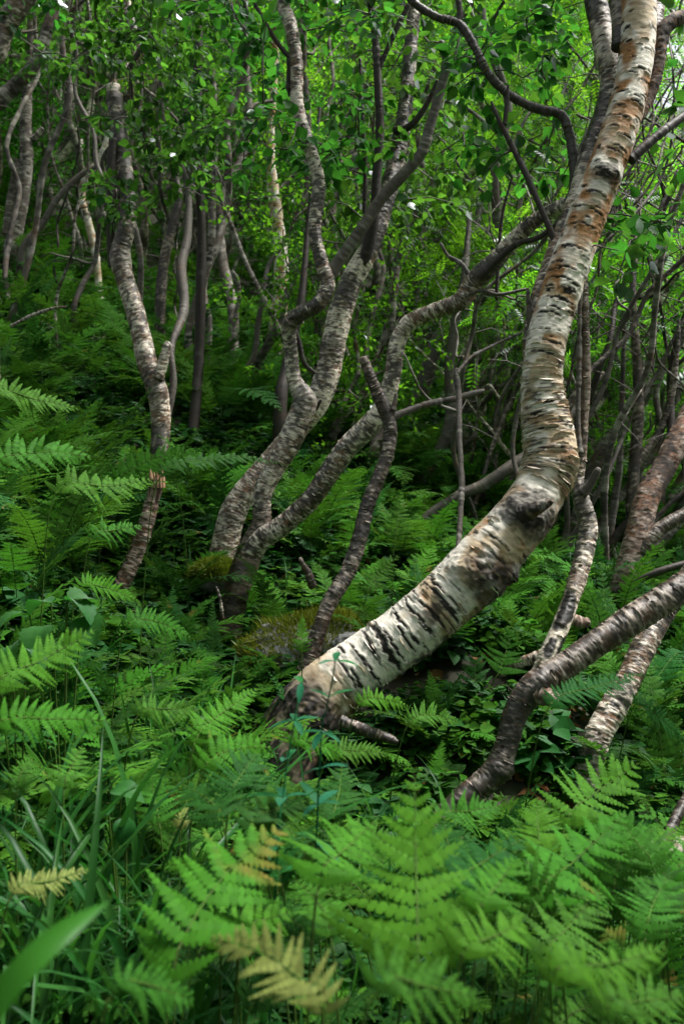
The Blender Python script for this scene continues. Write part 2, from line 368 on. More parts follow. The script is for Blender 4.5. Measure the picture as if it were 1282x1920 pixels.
STYLE = {'main': dict(lines=.30, patch=.24, tan=.43, pale=.50, ps=28.), 'white': dict(lines=.40, patch=.44, tan=.42, pale=.53, f=2.3),
         'dark': dict(lines=.5, patch=.36, tan=.42, pale=.46, f=2.6), 'red': dict(lines=.5, patch=.42, tan=.5, pale=.44, f=2.3),
         'grey': dict(lines=.3, patch=.2, tan=.3, pale=.35), 'far': dict(lines=.45, patch=.3, tan=.35, pale=.45), 'twig': dict(lines=.2, patch=.2, tan=.3, pale=.3)}
SK = {}                                                     # skeleton nodes for crowns: tree key -> list of points
_sc = [0]; _last = [None]
THIN = {}
def stem(name, rows, style, parent, org, key=None, ds=.004, fin=None, wob=.07, relief=1.0, peel=0, raw=False):
    _sc[0] += 1
    pr = np.asarray(rows, float) if raw else PR(rows)
    if not raw and style == 'white': pr[:, 3] *= .82
    if not raw and style == 'main': pr[:, 3] *= .885
    t = tube(pr, ds, seed=_sc[0], wob=wob); bark(t, **STYLE[style], relief=relief)
    if name in ('branch_stub', 'stick', 'dead_spike'): t.disp = t.disp + .35 * t.r * (fbm(t.c * np.array([90, 90, 40.]), _sc[0], 4) - .5) + .0025 * (fbm(t.c * np.array([260, 260, 60.]), _sc[0] + 1) - .5)
    _last[0] = t
    if fin: fin(t)
    o = flush(t, name, BARK[style], parent, org=org)
    if peel: peels(t, peel, o, BARK['white' if style == 'white' else style], _sc[0], lift=.0035, lmax=.04, wmax=.0045, org=org)
    if key is not None: SK.setdefault(key, []).append(t.C[::max(1, int(.05 / ds))])
    return o, t

# ------------------------------------------------------------------ leaves and crowns
_l8 = np.array([[0, 0, 0], [.10, .24, .03], [.34, .40, .05], [.68, .24, .02], [1, 0, -.08], [.68, -.24, .02], [.34, -.40, .05], [.10, -.24, .03], [.36, 0, -.02]])
_l8t = np.array([[0, 8, 1], [1, 8, 2], [2, 8, 3], [3, 8, 4], [4, 8, 5], [5, 8, 6], [6, 8, 7], [7, 8, 0]])
_l4 = np.array([[0, 0, 0], [.38, .38, .07], [1, 0, -.05], [.38, -.38, .07]]); _l4t = np.array([[0, 2, 1], [0, 3, 2]])
def _rowan():
    V = []; T = []
    for k in range(6):
        x = .18 + k * .135; l = .30 * (1 - .45 * abs(k - 2.2) / 4)
        for s in (-1, 1):
            b = len(V); d = np.array([.42, .9 * s, -.12]); n = np.array([.9, -.42 * s, 0])
            p = np.array([x, 0, -.12 * x * x]); V += [p, p + d * l * .5 + n * l * .17, p + d * l, p + d * l * .5 - n * l * .17]; T += [[b, b + 2, b + 1], [b, b + 3, b + 2]]
    b = len(V); p = np.array([.92, 0, -.1]); V += [p, p + [.13, .05, 0], p + [.28, 0, -.04], p + [.13, -.05, 0]]; T += [[b, b + 2, b + 1], [b, b + 3, b + 2]]
    b = len(V); V += [np.array([0, .006, 0.]), np.array([0, -.006, 0.]), np.array([.95, 0, -.1])]; T += [[b, b + 1, b + 2]]
    return np.array(V), np.array(T)
_rw, _rwt = _rowan()
TEMPL = {'near': (_l8, _l8t), 'far': (_l4, _l4t), 'rowan': (_rw, _rwt)}
def leaf_frames(D, Nn):
    D = D / (np.linalg.norm(D, axis=1)[:, None] + 1e-9); S = np.cross(Nn, D); S /= np.linalg.norm(S, axis=1)[:, None] + 1e-9
    return D, S, np.cross(D, S)
def leaves_mesh(P, D, Nn, sz, kind):
    tv, tt = TEMPL[kind]; D, S, U = leaf_frames(D, Nn)
    V = P[:, None] + sz[:, None, None] * (tv[None, :, :1] * D[:, None] + tv[None, :, 1:2] * S[:, None] + tv[None, :, 2:] * U[:, None])
    T = tt[None] + (np.arange(len(P)) * len(tv))[:, None, None]
    return V.reshape(-1, 3), T.reshape(-1, 3)
def grow(nodes, targets, rng, r0=.0045, wig=.12):
    """join every target to the nearest wood by a wiggly twig; returns list of polylines (with radius)"""
    nodes = np.asarray(nodes); targets = np.asarray(targets); tw = []
    d2 = ((targets[:, None] - nodes[None]) ** 2).sum(2); best = d2.min(1); src = nodes[d2.argmin(1)].copy(); done = np.zeros(len(targets), bool)
    for _ in range(len(targets)):
        k = int(np.argmin(np.where(done, 1e9, best))); done[k] = True
        t = targets[k]; a = src[k]; L = max(math.sqrt(best[k]), .05)
        n = int(np.clip(L / .08, 3, 12)); q = np.linspace(0, 1, n)[:, None]
        j = rng.normal(0, wig * L / math.sqrt(n), (n, 3)).cumsum(0); j -= j[-1] * q; j[0] = 0
        pl = a * (1 - q) + t * q + j * .6 + np.sin(q * math.pi) * np.array([0, 0, .10 * L])
        tw.append(np.hstack([pl, np.linspace(r0 * min(1.5, .6 + L), r0 * .35, n)[:, None]]))
        e = ((targets[:, None] - pl[None, 1:]) ** 2).sum(2); m = e.min(1); up = m < best
        best[up] = m[up]; src[up] = pl[1:][e.argmin(1)[up]]
    return tw
def twig_mesh(tw, sides=4):
    V = []; Q = []; b = 0
    an = np.linspace(0, 2 * math.pi, sides, endpoint=False)
    for p in tw:
        T, U, W = frames(p[:, :3]); R = np.cos(an)[None, :, None] * U[:, None] + np.sin(an)[None, :, None] * W[:, None]
        V.append((p[:, None, :3] + R * p[:, None, 3:]).reshape(-1, 3)); n = len(p)
        i = np.arange(n * sides).reshape(n, sides) + b; j = np.roll(i, -1, 1)
        Q.append(np.stack([i[:-1], j[:-1], j[1:], i[1:]], -1).reshape(-1, 4)); b += n * sides
    return np.vstack(V), np.vstack(Q)
def spray(tw, rng, nl, size, spread=.09, droop=.25, back=.75):
    """leaf places along the outer ends of twigs"""
    P = []; D = []; Nn = []; S = []
    for p in tw:
        C = p[:, :3]; s = np.linspace(0, 1, len(C)); q = 1 - rng.random(nl) ** 1.3 * back
        pp = np.stack([np.interp(q, s, C[:, k]) for k in range(3)], 1)
        ax = C[-1] - C[max(0, len(C) - 3)]; ax /= np.linalg.norm(ax) + 1e-9
        d = rng.normal(0, 1, (nl, 3)) + ax * .9 + np.array([0, 0, -droop * 2]); d /= np.linalg.norm(d, axis=1)[:, None]
        P.append(pp + d * rng.uniform(.008, spread, (nl, 1))); D.append(d)
        n = rng.normal(0, .55, (nl, 3)) + np.array([0, 0, 1.0]); Nn.append(n); S.append(size * rng.uniform(.6, 1.15, nl))
    return np.vstack(P), np.vstack(D), np.vstack(Nn), np.concatenate(S)
def twig_obj(tw, parent, org, name='twigs', mat=None):
    V, Q = twig_mesh(tw); n = len(V)
    return tag(link(name, mesh(name, V - org, Q, None, mat or BARK['twig'], True, {'bark': np.tile([0, .2, .2, 1], (n, 1)), 'bc': (V * 40)}), parent), kind='stuff')

# ------------------------------------------------------------------ ferns
def frond_arrays(C, Nrm, W, npin=22, nlobe=9, seed=0, start=.22, prof='lance', curl=.15, lw=.58, stipe_r=.004, miss=0.0):
    """C rachis points from root to tip, Nrm frond normal along it, W half width. Returns V,T of blade and V,Q of stalk"""
    rng = np.random.default_rng(seed)
    S = spline(np.hstack([C, Nrm]), np.linalg.norm(np.diff(C, axis=0), axis=1).sum() / 60)
    C = S[:, :3]; Nn = S[:, 3:]; T = np.gradient(C, axis=0); T /= np.linalg.norm(T, axis=1)[:, None]
    Nn = Nn - T * (Nn * T).sum(1)[:, None]; Nn /= np.linalg.norm(Nn, axis=1)[:, None]; B = np.cross(Nn, T)
    q = np.linspace(0, 1, len(C)); V = []; F = []
    L = np.linalg.norm(np.diff(C, axis=0), axis=1).sum()
    def I(A, t): return np.array([np.interp(t, q, A[:, k]) for k in range(3)])
    us = np.linspace(0, 1, npin + 1)[:-1]; gap = (1 - start) * L / npin
    for k, u in enumerate(us):
        t = start + (1 - start) * u
        if prof == 'lance': w = W * min(1, .55 + 1.6 * u) * (1 - u ** 1.7) ** .9
        else: w = W * (1 - u) ** .85
        w = max(w, .035 * W)
        p = I(C, t); tt = I(T, t); nn = I(Nn, t); bb = I(B, t)
        for s in (-1, 1):
            if rng.random() < miss: continue
            ang = math.radians(72 - 30 * u + rng.normal(0, 6)); l = w * rng.uniform(.78, 1.08)
            d0 = bb * s * math.sin(ang) + tt * math.cos(ang)
            lift = rng.normal(.06, .14); nl = max(3, int(round(nlobe * (.35 + .65 * w / W))))
            hw = min(gap * lw * 1.02, l * .30)
            base = len(V); xs = np.linspace(0, 1, nl + 1)
            sd = np.cross(nn, d0); sd /= np.linalg.norm(sd)
            def mid(x): return p + d0 * l * x + tt * (.10 * l * x * x) + nn * l * (lift * x - curl * x * x)
            wid = hw * (np.clip(1.03 - xs ** 1.6, .06, 1)); wid[0] *= .75
            for a in range(nl):
                x0, x1 = xs[a], xs[a + 1]; m0, m1 = mid(x0), mid(x1); b0 = len(V); V.append(m0); V.append(m1)
                for e in (-1, 1):
                    ww = wid[a]; dl = (m1 - m0); up = nn * (-.10 * ww)
                    b1 = len(V)
                    V += [m0 + sd * e * ww * .38 + dl * .06, m0 + sd * e * ww * .92 + dl * .38 + up, m0 + sd * e * ww * 1.0 + dl * .78 + up, m0 + sd * e * ww * .62 + dl * 1.02]
                    if e > 0: F += [(b0, b0 + 1, b1), (b1, b0 + 1, b1 + 3), (b1, b1 + 3, b1 + 1), (b1 + 1, b1 + 3, b1 + 2)]
                    else: F += [(b0, b1, b0 + 1), (b1, b1 + 3, b0 + 1), (b1, b1 + 1, b1 + 3), (b1 + 1, b1 + 2, b1 + 3)]
    rr = np.interp(q, [0, start, 1], [stipe_r, stipe_r * .75, stipe_r * .18])
    tv, tq = twig_mesh([np.hstack([C[::3], rr[::3, None]])], 5)
    return np.array(V), np.array(F), tv, tq
def frond_mesh(name, C, Nrm, W, mat, **kw):
    V, F, tv, tq = frond_arrays(np.asarray(C, float), np.asarray(Nrm, float), W, **kw)
    mi = np.concatenate([np.ones(len(tq)), np.zeros(len(F))])
    return mesh(name, np.vstack([V, tv]), tq + len(V), F, mats=[mat, M_STEM], midx=mi, smooth=False)
def arch_frond(name, e0, e1, mat, seed, W=.17, **kw):
    n = 14; s = np.linspace(0, 1, n); rng = np.random.default_rng(seed)
    e = np.radians(e0 + (e1 - e0) * s ** 1.2); yaw = rng.normal(0, .35) * s ** 2
    d = np.stack([np.cos(e) * np.cos(yaw), np.cos(e) * np.sin(yaw), np.sin(e)], 1)
    C = np.vstack([[0, 0, 0], np.cumsum(d[:-1] / (n - 1), 0)]); Nrm = np.stack([-np.sin(e), np.zeros(n), np.cos(e)], 1)
    return frond_mesh(name, C, Nrm, W, mat, seed=seed, **kw)
POOL = []
for k, (e0, e1, mt, w) in enumerate([(72, -5, M_FERN, .17), (62, -18, M_FERNB, .19), (78, 15, M_FERNB, .16), (55, -5, M_FERN, .20), (68, -30, M_FERND, .17), (50, -25, M_FERN, .16), (80, 30, M_FERND, .15), (60, 5, M_FERNB, .22)]):
    POOL.append(arch_frond('frond', e0, e1, mt, 40 + k, w, npin=20 + k % 4, nlobe=8, prof='lance' if k % 3 else 'tri', start=.22 + .04 * (k % 3)))
FAR = [arch_frond('far_frond', e0, e1, mt, 80 + k, w, npin=15, nlobe=4, start=.2) for k, (e0, e1, mt, w) in enumerate([(70, -5, M_FERNB, .18), (58, -20, M_FERN, .2), (75, 10, M_FERNB, .18), (62, -30, M_FERND, .18), (50, -8, M_FERND, .2)])]

# ================================================================== the traced trees
def base_of(rows, drop=.0):
    p = at(rows[0][0], rows[0][1], rows[0][3]); return np.array([p[0], p[1], float(ground(p[0], p[1]))])
def tree(rows, label, cat='tree', name='birch_tree', group=None):
    o = base_of(rows); return thing(name, o, label, cat, group), o

# ---- A: the big leaning birch in the middle
A_rows = [(520, 1490, 190, 2.56), (556, 1388, 168, 2.58), (612, 1302, 142, 2.6), (690, 1240, 124, 2.61), (770, 1182, 122, 2.62), (850, 1112, 126, 2.63), (915, 1042, 124, 2.64),
          (968, 985, 118, 2.66), (1008, 925, 110, 2.68), (1030, 868, 110, 2.7), (1025, 800, 104, 2.72), (1016, 735, 88, 2.73), (1018, 680, 78, 2.74), (1030, 615, 84, 2.76), (1056, 530, 82, 2.78),
          (1088, 440, 80, 2.8), (1120, 355, 78, 2.82), (1152, 270, 76, 2.84), (1178, 185, 73, 2.87), (1193, 100, 72, 2.9), (1196, 20, 72, 2.93), (1190, -80, 62, 2.97), (1200, -260, 52, 3.05), (1240, -520, 36, 3.15), (1230, -800, 16, 3.3)]
tA, oA = tree(A_rows, 'thick cream and tan birch leaning across the middle with black bark gashes')
GASH = [(670, 1226, 42), (695, 1213, 36), (696, 1259, 48), (650, 1262, 50), (639, 1216, 24), (739, 1210, 46), (747, 1161, 28), (772, 1141, 26), (785, 1158, 60), (777, 1197, 18), (814, 1154, 54),
        (818, 1095, 32), (752, 1183, 14), (832, 1128, 50), (845, 1150, 44), (715, 1195, 30), (672, 1275, 34), (990, 860, 30), (1040, 840, 40), (1010, 805, 46), (1050, 790, 30), (1000, 775, 34), (1035, 750, 40), (1060, 870, 36),
        (930, 1010, 40), (985, 1050, 40), (945, 1060, 50), (1075, 460, 34), (1060, 500, 26), (1100, 420, 28), (1085, 385, 22), (1120, 395, 24), (1050, 560, 32), (1035, 585, 24), (1068, 545, 22), (1140, 330, 22), (1120, 360, 26), (1175, 255, 20), (1150, 280, 22), (1165, 215, 18), (1195, 190, 20), (1050, 520, 30), (1070, 590, 26), (1040, 640, 40), (1025, 660, 30)]
def finA(t):
    vf = surf_at(t, 615, 1290)[0]; low = 1 - sst(vf - .06, vf + .03, t.v + .05 * (fbm(t.c * 25, 60) - .5)); fur = fbm(t.c * np.array([75, 75, 22.]), 61, 4); t.pale *= 1 - .85 * low; t.dark = np.clip(np.maximum(t.dark, low * (.62 + .38 * sst(.36, .46, fur))), 0, 1); t.disp += low * .016 * (fur - .5)
    clean = zone(t, 640, 1270, 800, 1160)                                   # smooth pale lower part
    t.dark = t.dark * (1 - .8 * clean); t.pale = np.maximum(t.pale, clean * sst(.30, .5, fbm(t.c * np.array([12, 12, 8.]), 63)))
    up = zone(t, 1040, 580, 1190, 60); t.dark *= 1 - .75 * up; t.tan = np.maximum(t.tan * .9, up * sst(.45, .62, fbm(t.c * np.array([16, 16, 7.]), 64)))
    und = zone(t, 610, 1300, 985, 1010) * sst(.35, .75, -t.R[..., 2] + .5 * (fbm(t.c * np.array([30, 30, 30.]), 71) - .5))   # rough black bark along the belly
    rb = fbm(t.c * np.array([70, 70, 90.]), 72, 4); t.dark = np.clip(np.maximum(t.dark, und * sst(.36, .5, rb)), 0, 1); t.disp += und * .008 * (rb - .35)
    pz = zone(t, 1020, 900, 1015, 660)                                      # flaky belt
    st = fbm(t.c * np.array([20, 20, 260.]), 65); fl = pz * sst(.5, .6, st)
    t.disp += .006 * pz * (st - .5); t.dark = np.clip(np.maximum(t.dark, .92 * fl * sst(.42, .55, fbm(t.c * np.array([24, 24, 30.]), 66))), 0, 1)
    t.disp += .003 * pz * np.exp(-((t.v - surf_at(t, 1030, 880)[0]) / .05) ** 2)
    for g in GASH: gash(t, *g, width=8 + (g[0] * 7 % 5))
    rg = np.random.default_rng(77); L = t.v[-1, 0]; va, vb = surf_at(t, 1035, 620)[0], surf_at(t, 1190, 20)[0]
    for k in range(150):                                                   # raised lenticels all round the upper stem
        gash_at(t, rg.uniform(va, vb), rg.uniform(0, 6.283), rg.uniform(.008, .022), rg.uniform(.0025, .005), .0028)
    va, vb = surf_at(t, 640, 1270)[0], surf_at(t, 900, 1050)[0]
    for k in range(26): gash_at(t, rg.uniform(va, vb), rg.uniform(0, 6.283), rg.uniform(.03, .06), rg.uniform(.002, .004), .003)
    gash(t, 723, 1213, 76, 22, .004)
    knot(t, 992, 962, 46, 14, asp=1.5, fold=.25); knot(t, 925, 1095, 46, 14, asp=1.4, fold=.25); knot(t, 960, 1085, 22, 10); knot(t, 1140, 325, 20, 7)
    knot(t, 575, 1330, 40, 10); knot(t, 868, 1068, 26, 8, .3, .15); knot(t, 1070, 860, 20, 8, .5)
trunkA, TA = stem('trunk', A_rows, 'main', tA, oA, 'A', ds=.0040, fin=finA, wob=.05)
def zv(t, a, b): 
    L = t.v[-1, 0]; q = sorted((surf_at(t, *a)[0] / L, surf_at(t, *b)[0] / L)); return tuple(q)
peels(TA, 330, trunkA, BARK['main'], 5, zv(TA, (1030, 905), (1015, 640)), .0045, .075, .007, oA)
peels(TA, 120, trunkA, BARK['main'], 6, zv(TA, (560, 1350), (960, 990)), .005, .05, .006, oA)
peels(TA, 70, trunkA, BARK['main'], 7, zv(TA, (1040, 600), (1190, 60)), .003, .04, .004, oA)
def finK(t): t.dark = np.clip(t.dark + .8, 0, 1); t.disp += .004 * (fbm(t.c * 130, 8) - .5)
stem('branch_stub', [(975, 965, 44, 2.585), (1000, 955, 34, 2.565), (1022, 945, 22, 2.55), (1036, 940, 8, 2.54)], 'main', tA, oA, ds=.003, fin=finK)
stem('root', [(600, 1330, 110, 2.6), (630, 1375, 70, 2.6), (650, 1420, 46, 2.6), (655, 1480, 30, 2.6)], 'dark', tA, oA, ds=.004)
# second stem behind
A2 = [(1000, 700, 44, 2.86), (1002, 630, 52, 2.88), (1018, 555, 54, 2.92), (1050, 460, 52, 2.96), (1085, 370, 50, 3.0), (1108, 290, 52, 3.02), (1135, 215, 52, 3.04), (1146, 150, 52, 3.05), (1132, 80, 52, 3.06), (1116, 0, 50, 3.08), (1090, -120, 44, 3.1), (1060, -320, 34, 3.2), (1050, -600, 14, 3.4)]
def finA2(t):
    t.tan = np.maximum(t.tan, .5 * sst(.4, .6, fbm(t.c * 12, 3)))
stem('stem', A2, 'white', tA, oA, 'A', fin=finA2, peel=60)
stem('dead_spike', [(1003, 640, 26, 2.84), (995, 590, 16, 2.83), (990, 560, 9, 2.83), (989, 540, 6, 2.83)], 'grey', tA, oA)
stem('branch', [(1180, 300, 22, 2.83), (1215, 268, 18, 2.84), (1250, 240, 17, 2.86), (1290, 212, 15, 2.9), (1340, 190, 12, 3.0), (1420, 120, 6, 3.1)], 'twig', tA, oA, 'A')
stem('branch', [(1172, 255, 18, 2.87), (1205, 200, 26, 2.9), (1228, 140, 26, 2.92), (1238, 70, 28, 2.94), (1256, 42, 26, 2.95), (1290, 26, 24, 2.97), (1350, -10, 18, 3.0), (1450, -100, 8, 3.1)], 'red', tA, oA, 'A')
stem('branch', [(1195, 190, 16, 2.9), (1222, 130, 26, 2.95), (1226, 60, 30, 2.97), (1232, 0, 30, 3.0), (1250, -100, 24, 3.05), (1300, -300, 10, 3.1)], 'dark', tA, oA, 'A')
stem('branch', [(1160, 90, 30, 2.93), (1165, 40, 36, 2.95), (1160, 0, 36, 2.97), (1150, -100, 26, 3.0), (1130, -260, 10, 3.1)], 'dark', tA, oA, 'A')

# ---- B: dark forked birch left of it (thick S-limb to the left, long limb to the right)
B_rows = [(418, 1260, 62, 3.45), (432, 1165, 58, 3.47), (448, 1090, 58, 3.48), (474, 1025, 56, 3.5), (490, 985, 46, 3.5), (492, 930, 42, 3.5), (512, 882, 46, 3.5), (542, 830, 54, 3.5), (562, 782, 54, 3.5), (570, 748, 42, 3.5),
          (552, 712, 34, 3.5), (545, 655, 30, 3.48), (543, 612, 32, 3.45), (560, 590, 32, 3.42), (596, 570, 36, 3.4), (614, 535, 34, 3.4), (602, 490, 30, 3.4), (590, 430, 28, 3.4), (598, 350, 28, 3.4), (582, 280, 28, 3.4), (558, 200, 28, 3.4), (556, 120, 30, 3.4), (545, 50, 30, 3.4), (522, -20, 30, 3.4), (500, -160, 24, 3.4), (520, -400, 12, 3.5)]
tB, oB = tree(B_rows, 'forked birch with dark base, sending one S-bent limb up and one limb right')
def finB(t):
    dz = zone(t, 430, 1180, 500, 960); t.pale *= 1 - .8 * dz; t.dark = np.clip(np.maximum(t.dark, dz * (.35 + .5 * sst(.4, .6, fbm(t.c * 40, 9)))), 0, 1)
    knot(t, 572, 750, 30, 6, .6); knot(t, 480, 1005, 30, 4, .6); knot(t, 548, 600, 22, 4, .5)
stem('trunk', B_rows, 'white', tB, oB, 'B', ds=.0038, fin=finB, peel=200)
B2 = [(455, 1055, 50, 3.49), (490, 1012, 48, 3.47), (530, 985, 46, 3.45), (580, 940, 46, 3.42), (615, 890, 48, 3.4), (650, 840, 48, 3.38), (695, 795, 48, 3.36), (722, 755, 40, 3.35), (736, 700, 36, 3.34), (746, 640, 34, 3.33), (768, 605, 36, 3.32), (810, 585, 36, 3.3), (862, 564, 38, 3.27), (888, 530, 42, 3.25), (925, 492, 38, 3.2), (965, 448, 34, 3.16), (1005, 412, 32, 3.12), (1045, 390, 30, 3.08), (1068, 374, 22, 3.05),
      (1076, 335, 20, 3.05), (1072, 280, 21, 3.05), (1062, 235, 20, 3.05), (1048, 214, 20, 3.05), (1005, 203, 19, 3.05), (955, 178, 19, 3.05), (915, 138, 19, 3.05), (888, 85, 19, 3.05), (860, 45, 18, 3.05), (815, 30, 16, 3.05), (768, -5, 16, 3.05), (720, -90, 10, 3.05)]
def finB2(t):
    tz = sst(.86, .9, t.v / t.v[-1, 0] + 0 * t.v); u = zone(t, 1068, 374, 770, -5)
    end = sst(surf_at(t, 1055, 384)[0] - .02, surf_at(t, 1055, 384)[0] + .03, t.v)
    t.dark = np.clip(np.maximum(t.dark, end * .93), 0, 1)
    knot(t, 905, 510, 24, 4, .8); knot(t, 860, 575, 18, 3, .5)
stem('limb', B2, 'white', tB, oB, 'B', ds=.0038, fin=finB2, peel=130)
stem('branch', [(900, 520, 16, 3.2), (930, 490, 12, 3.16), (968, 458, 11, 3.12), (1010, 445, 10, 3.08), (1050, 415, 9, 3.04), (1085, 380, 8, 3.02)], 'twig', tB, oB, 'B')
stem('branch', [(1045, 465, 14, 2.95), (1022, 410, 12, 2.96), (1000, 360, 12, 2.97), (985, 325, 12, 2.98), (955, 265, 11, 3.0), (935, 225, 9, 3.0), (920, 190, 5, 3.0)], 'twig', tB, oB, 'B')
stem('branch', [(945, 235, 9, 3.0), (950, 195, 8, 3.0), (952, 160, 5, 3.0)], 'twig', tB, oB)
stem('branch', [(862, 560, 8, 3.25), (900, 545, 7, 3.22), (935, 552, 7, 3.2), (985, 542, 6, 3.2)], 'grey', tB, oB)
stem('branch', [(882, 520, 9, 3.25), (865, 495, 8, 3.27), (840, 480, 7, 3.3), (825, 455, 4, 3.3)], 'grey', tB, oB)
stem('branch', [(930, 560, 7, 3.3), (934, 480, 7, 3.3), (942, 400, 6, 3.3), (960, 330, 4, 3.3)], 'twig', tB, oB, 'B')
stem('branch', [(858, 45, 14, 3.05), (862, 20, 12, 3.05), (850, -40, 8, 3.05)], 'twig', tB, oB, 'B')
stem('branch', [(545, 605, 12, 3.5), (560, 640, 10, 3.5), (570, 680, 9, 3.5), (590, 700, 8, 3.52)], 'twig', tB, oB)
stem('branch', [(543, 110, 12, 3.4), (540, 180, 7, 3.42)], 'twig', tB, oB)
stem('branch', [(545, 110, 10, 3.4), (520, 80, 9, 3.4), (490, 30, 8, 3.4), (470, -10, 7, 3.4)], 'twig', tB, oB, 'B')

# ---- C: white trunk behind B, going up to the top centre
C_rows = [(405, 1100, 66, 3.72), (425, 1010, 62, 3.74), (440, 955, 60, 3.75), (475, 905, 56, 3.76), (520, 850, 50, 3.78), (560, 800, 50, 3.8), (592, 755, 56, 3.8), (614, 700, 56, 3.8), (626, 640, 54, 3.8), (640, 580, 54, 3.8), (660, 525, 50, 3.8), (690, 470, 46, 3.8), (715, 400, 42, 3.82), (732, 340, 40, 3.85), (746, 280, 38, 3.88), (757, 220, 34, 3.9), (765, 140, 32, 3.93), (772, 60, 30, 3.95), (778, -20, 28, 3.98), (790, -200, 18, 4.0), (800, -420, 8, 4.1)]
tC, oC = tree(C_rows, 'tall birch with broad white lower trunk standing behind the dark forked birch')
def finC(t):
    up = zone(t, 690, 470, 770, 60); t.dark = np.clip(np.maximum(t.dark, up * .93 * sst(.28, .5, fbm(t.c * np.array([20, 20, 40.]), 19))), 0, 1)
    knot(t, 620, 650, 22, 3, .6); knot(t, 440, 970, 20, 3, .6)
stem('trunk', C_rows, 'white', tC, oC, 'C', ds=.0042, fin=finC, peel=180)
stem('branch', [(615, 520, 26, 3.6), (640, 482, 22, 3.6), (680, 425, 22, 3.58), (715, 372, 22, 3.57), (755, 328, 22, 3.56), (790, 285, 20, 3.56), (806, 235, 19, 3.56), (822, 180, 18, 3.56), (836, 118, 16, 3.56), (826, 78, 12, 3.56)], 'grey', tC, oC, 'C')
stem('branch', [(668, 530, 18, 3.8), (688, 470, 24, 3.77), (702, 400, 20, 3.75), (706, 330, 18, 3.75), (712, 250, 17, 3.75), (708, 150, 15, 3.75), (702, 60, 13, 3.75), (690, -30, 11, 3.75), (680, -200, 5, 3.8)], 'twig', tC, oC, 'C')
stem('branch', [(740, 245, 14, 3.85), (770, 235, 13, 3.8), (800, 195, 10, 3.78), (820, 150, 6, 3.76)], 'twig', tC, oC, 'C')
stem('branch', [(683, 400, 9, 3.8), (684, 300, 8, 3.8), (678, 200, 8, 3.8), (675, 110, 6, 3.8)], 'twig', tC, oC, 'C')
stem('branch', [(570, 800, 14, 3.6), (585, 770, 12, 3.58), (592, 765, 10, 3.57), (602, 750, 5, 3.56)], 'twig', tC, oC)
stem('branch', [(710, 130, 10, 3.75), (740, 60, 10, 3.75), (765, 10, 9, 3.75)], 'twig', tC, oC, 'C')

# ---- D: thin curved stem in front of the limb, broken at the top
D_rows = [(575, 1260, 40, 2.74), (592, 1200, 30, 2.75), (618, 1130, 29, 2.77), (652, 1072, 29, 2.8), (674, 1010, 28, 2.82), (688, 950, 27, 2.84), (708, 900, 26, 2.85), (726, 850, 26, 2.86), (731, 800, 27, 2.87), (718, 760, 27, 2.87), (702, 725, 23, 2.87), (690, 695, 20, 2.87), (680, 670, 17, 2.87)]
tD, oD = tree(D_rows, 'thin curved birch stem with a snapped top rising from the mossy boulder')
def finD(t):
    e = sst(t.v.max() - .05, t.v.max() - .03, t.v); t.dark *= 1 - e; t.tan = np.maximum(t.tan, e); t.pale = np.maximum(t.pale * (1 - e), e * .4)
stem('trunk', D_rows, 'dark', tD, oD, ds=.0035, fin=finD, peel=150)
stem('branch', [(730, 785, 20, 2.87), (760, 772, 13, 2.88), (800, 758, 13, 2.9), (850, 748, 13, 2.93), (885, 738, 12, 2.96), (906, 733, 8, 2.98)], 'grey', tD, oD)
stem('branch_stub', [(736, 770, 12, 2.86), (741, 750, 9, 2.86), (742, 738, 7, 2.86)], 'grey', tD, oD)

# ---- E: thin upright dead stick resting on the big birch
E_rows = [(857, 1035, 10, 2.62), (862, 980, 10, 2.66), (865, 900, 10, 2.7), (861, 820, 10, 2.74), (860, 750, 11, 2.78), (855, 700, 10, 2.8), (858, 692, 6, 2.8)]
oE = at(857, 1035, 2.62); tE = thing('dead_branch', oE, 'thin upright dead stick standing on the leaning trunk', 'branch')
stem('stick', E_rows, 'grey', tE, oE, ds=.003)
stem('twig', [(856, 700, 9, 2.8), (880, 672, 8, 2.83), (910, 655, 7, 2.86), (940, 640, 5, 2.9), (985, 620, 3, 2.95)], 'grey', tE, oE)

